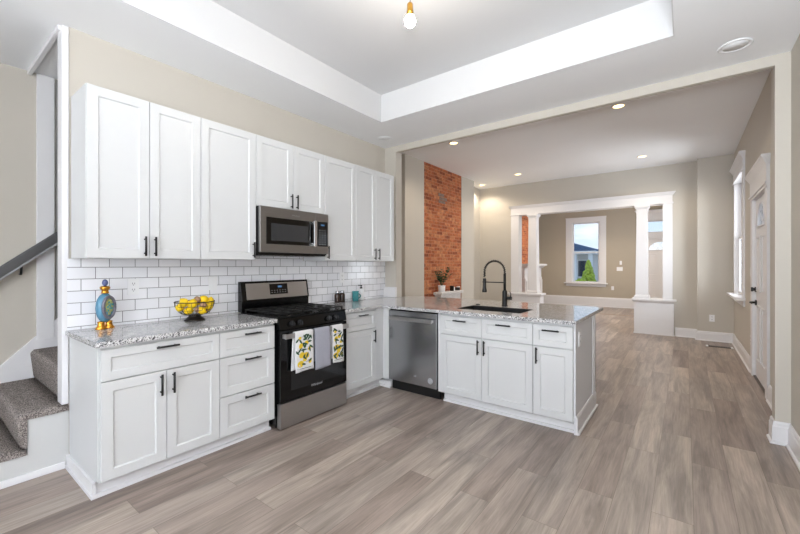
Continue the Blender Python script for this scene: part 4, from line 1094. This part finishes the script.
# ================================================================== LIGHTS (fixtures)
def can(x, y, z, lit, label, r=.075, power=0):
    t = thing('recessed_light', label, 'ceiling light', (x, y, z), 0, 'recessed ceiling lights of the living room' if lit else 'unlit recessed lights of the kitchen')
    MB().lathe([(r, -.0005), (r+.004, -.004), (r-.006, -.008), (r*.80, -.005), (r*.78, -.0008)]).build('trim_ring', 'white' if lit else 'ceil', t)
    MB().lathe([(0, -.003), (r*.775, -.003), (r*.775, -.0008), (0, -.0008)]).build('lens', 'lens' if lit else 'ceil', t)
    if power:
        l = bpy.data.lights.new('recessed_lamp', 'SPOT'); l.energy = power; l.color = (1, .86, .68); l.shadow_soft_size = r*.7; l.spot_size = math.radians(150); l.spot_blend = .6
        o = bpy.data.objects.new('recessed_lamp', l); col.objects.link(o); o.location = (x, y, z-.02)
for x, y, lb in ((2.61, 5.12, 'lit recessed light nearest the kitchen, right one of the near pair'), (2.64, 7.75, 'lit recessed light right and far, above the column opening'),
              (.47, 7.72, 'lit recessed light on the living room ceiling, second from the left far'), (-.58, 8.25, 'lit recessed light in the far left corner by the brick'),
              (.39, 5.14, 'lit recessed light close to the brick chimney, left near')):
    can(x, y, ZL, True, lb, power=16)
can(1.5, 6.4, ZL, True, 'lit recessed light hidden by the ceiling edge', power=30) if False else None
can(3.525, 3.60, ZC, False, 'unlit round recessed light in the kitchen ceiling at right', r=.095)
can(.265, 3.62, ZC, False, 'unlit round recessed light above the far wall cabinet', r=.085)
for x in (.6, 2.6): can(x, 11.2, ZL, True, 'unseen recessed light added to light the foyer, %s side' % ('left' if x < 1 else 'right'), power=38)  # out-of-sight lamps added to brighten the foyer

t = thing('pendant_light', 'bare lit bulb in a brass socket hanging from the tray ceiling', 'pendant light', (1.86, 1.93, ZT))
MB().lathe([(.055, -.0005), (.055, -.02), (.02, -.03), (0, -.03)]).build('canopy', 'black', t)
MB().cyl((0, 0, -.03), (0, 0, -.225), .0035, seg=8).build('cord', 'black', t)
mb = MB(); mb.lathe([(0, -.222), (.012, -.222), (.019, -.232), (.020, -.275), (.022, -.278), (.022, -.285), (.018, -.288), (.017, -.300), (0, -.300)]); mb.cyl((0, 0, -.255), (-.014, .014, -.262), .0) if False else None
mb.build('socket', 'brass', t)
mb = MB(); mb.lathe([(0, -.374), (.016, -.370), (.028, -.358), (.034, -.342), (.033, -.328), (.026, -.312), (.016, -.3005)]); mb.build('bulb', 'bulb', t)

# floor register
t = thing('floor_vent', 'white and brown metal register in the floor by the wall pier', 'vent', (3.68, 7.98, .0))
MB().box(-.15, .15, -.055, .055, .001, .007, bev=.002).build('frame', 'threshold', t)
mb = MB(); mb.box(-.17, -.14, -.06, .06, .001, .009, bev=.002); mb.box(.14, .17, -.06, .06, .001, .009, bev=.002); mb.build('end_caps', 'white', t)
mb = MB()
for k in range(9): mb.box(-.13+.03*k, -.12+.03*k, -.045, .045, .0072, .009)
mb.build('slats', 'slot', t)

# ================================================================== OUTSIDE
struct('ground', bx(-60, 40, 13.6, 90, -.9, -.7), 'street', 'pale pavement outside the foyer window')
tag(bx(-30, 30, 13.7, 19, -.699, -.66).build('lawn', 'grass'), 'strip of lawn outside the foyer window', 'lawn', None, 'stuff')
t = thing('house', 'grey house with slate blue roof seen through the foyer window', 'house', (-2.9, 30, -.7))
MB().box(-6, .7, 0, 7, .0, 2.95).build('wall', 'siding', t)
mb = MB(); 
v = [mb._v(p) for p in ((-6.6, -1.6, 3.0), (1.25, -1.6, 3.0), (1.25, 7.6, 3.0), (-6.6, 7.6, 3.0), (-4.5, 2.5, 4.05), (-1.9, 2.5, 4.05))]
for q in ((0, 1, 5, 4), (1, 2, 5), (2, 3, 4, 5), (3, 0, 4)): mb._f([v[i] for i in q])
mb._f([v[3], v[2], v[1], v[0]]); mb.build('roof', 'roof', t)
MB().box(-6.6, 1.25, -1.6, 7.6, 2.80, 2.99).build('eave', 'eave', t)
for x in (-1.9, -.1, .9): MB().box(x-.12, x+.12, -1.35, -1.11, 0, 2.80).build('porch_post', 'eave', t)
MB().box(-6, 1.15, -1.5, 0, 0, .35).build('porch_floor', 'eave', t)
for x in (-1.2, .15):
    w_ = MB().box(x-.35, x+.35, -.04, .0, 1.1, 2.4).build('window', 'eave', t); MB().box(x-.28, x+.28, -.05, -.041, 1.17, 2.33).build('pane', 'winglass_dark', w_)
def bush(loc, h, r, label, cone):
    t = thing('shrub', label, 'shrub', loc); mb = MB(); rr = random.Random(int(h*100))
    for k in range(300):
        f = rr.random(); a = rr.uniform(0, 2*PI); rad = r*((1-f)**.8 if cone else math.sqrt(max(0, 1-(2*f-1)**2)))*rr.uniform(.75, 1.05)
        p = Vector((rad*math.cos(a), rad*math.sin(a), h*(.08+.9*f)))
        mb.ell(p, .09, .09, .11, seg=5)
    mb.build('foliage', 'leaf2', t); MB().cyl((0, 0, 0), (0, 0, h*.6), .05, .03, seg=8).build('trunk', 'soil', t)
bush((-1.05, 23, -.7), 2.25, .52, 'bright green conical shrub outside the foyer window', True)
bush((-1.15, 21.6, -.7), 1.25, .42, 'low rounded shrub in front of the conical one', False)
bush((-2.4, 22.5, -.7), 1.1, .4, 'small shrub at the left of the foyer window view', False)
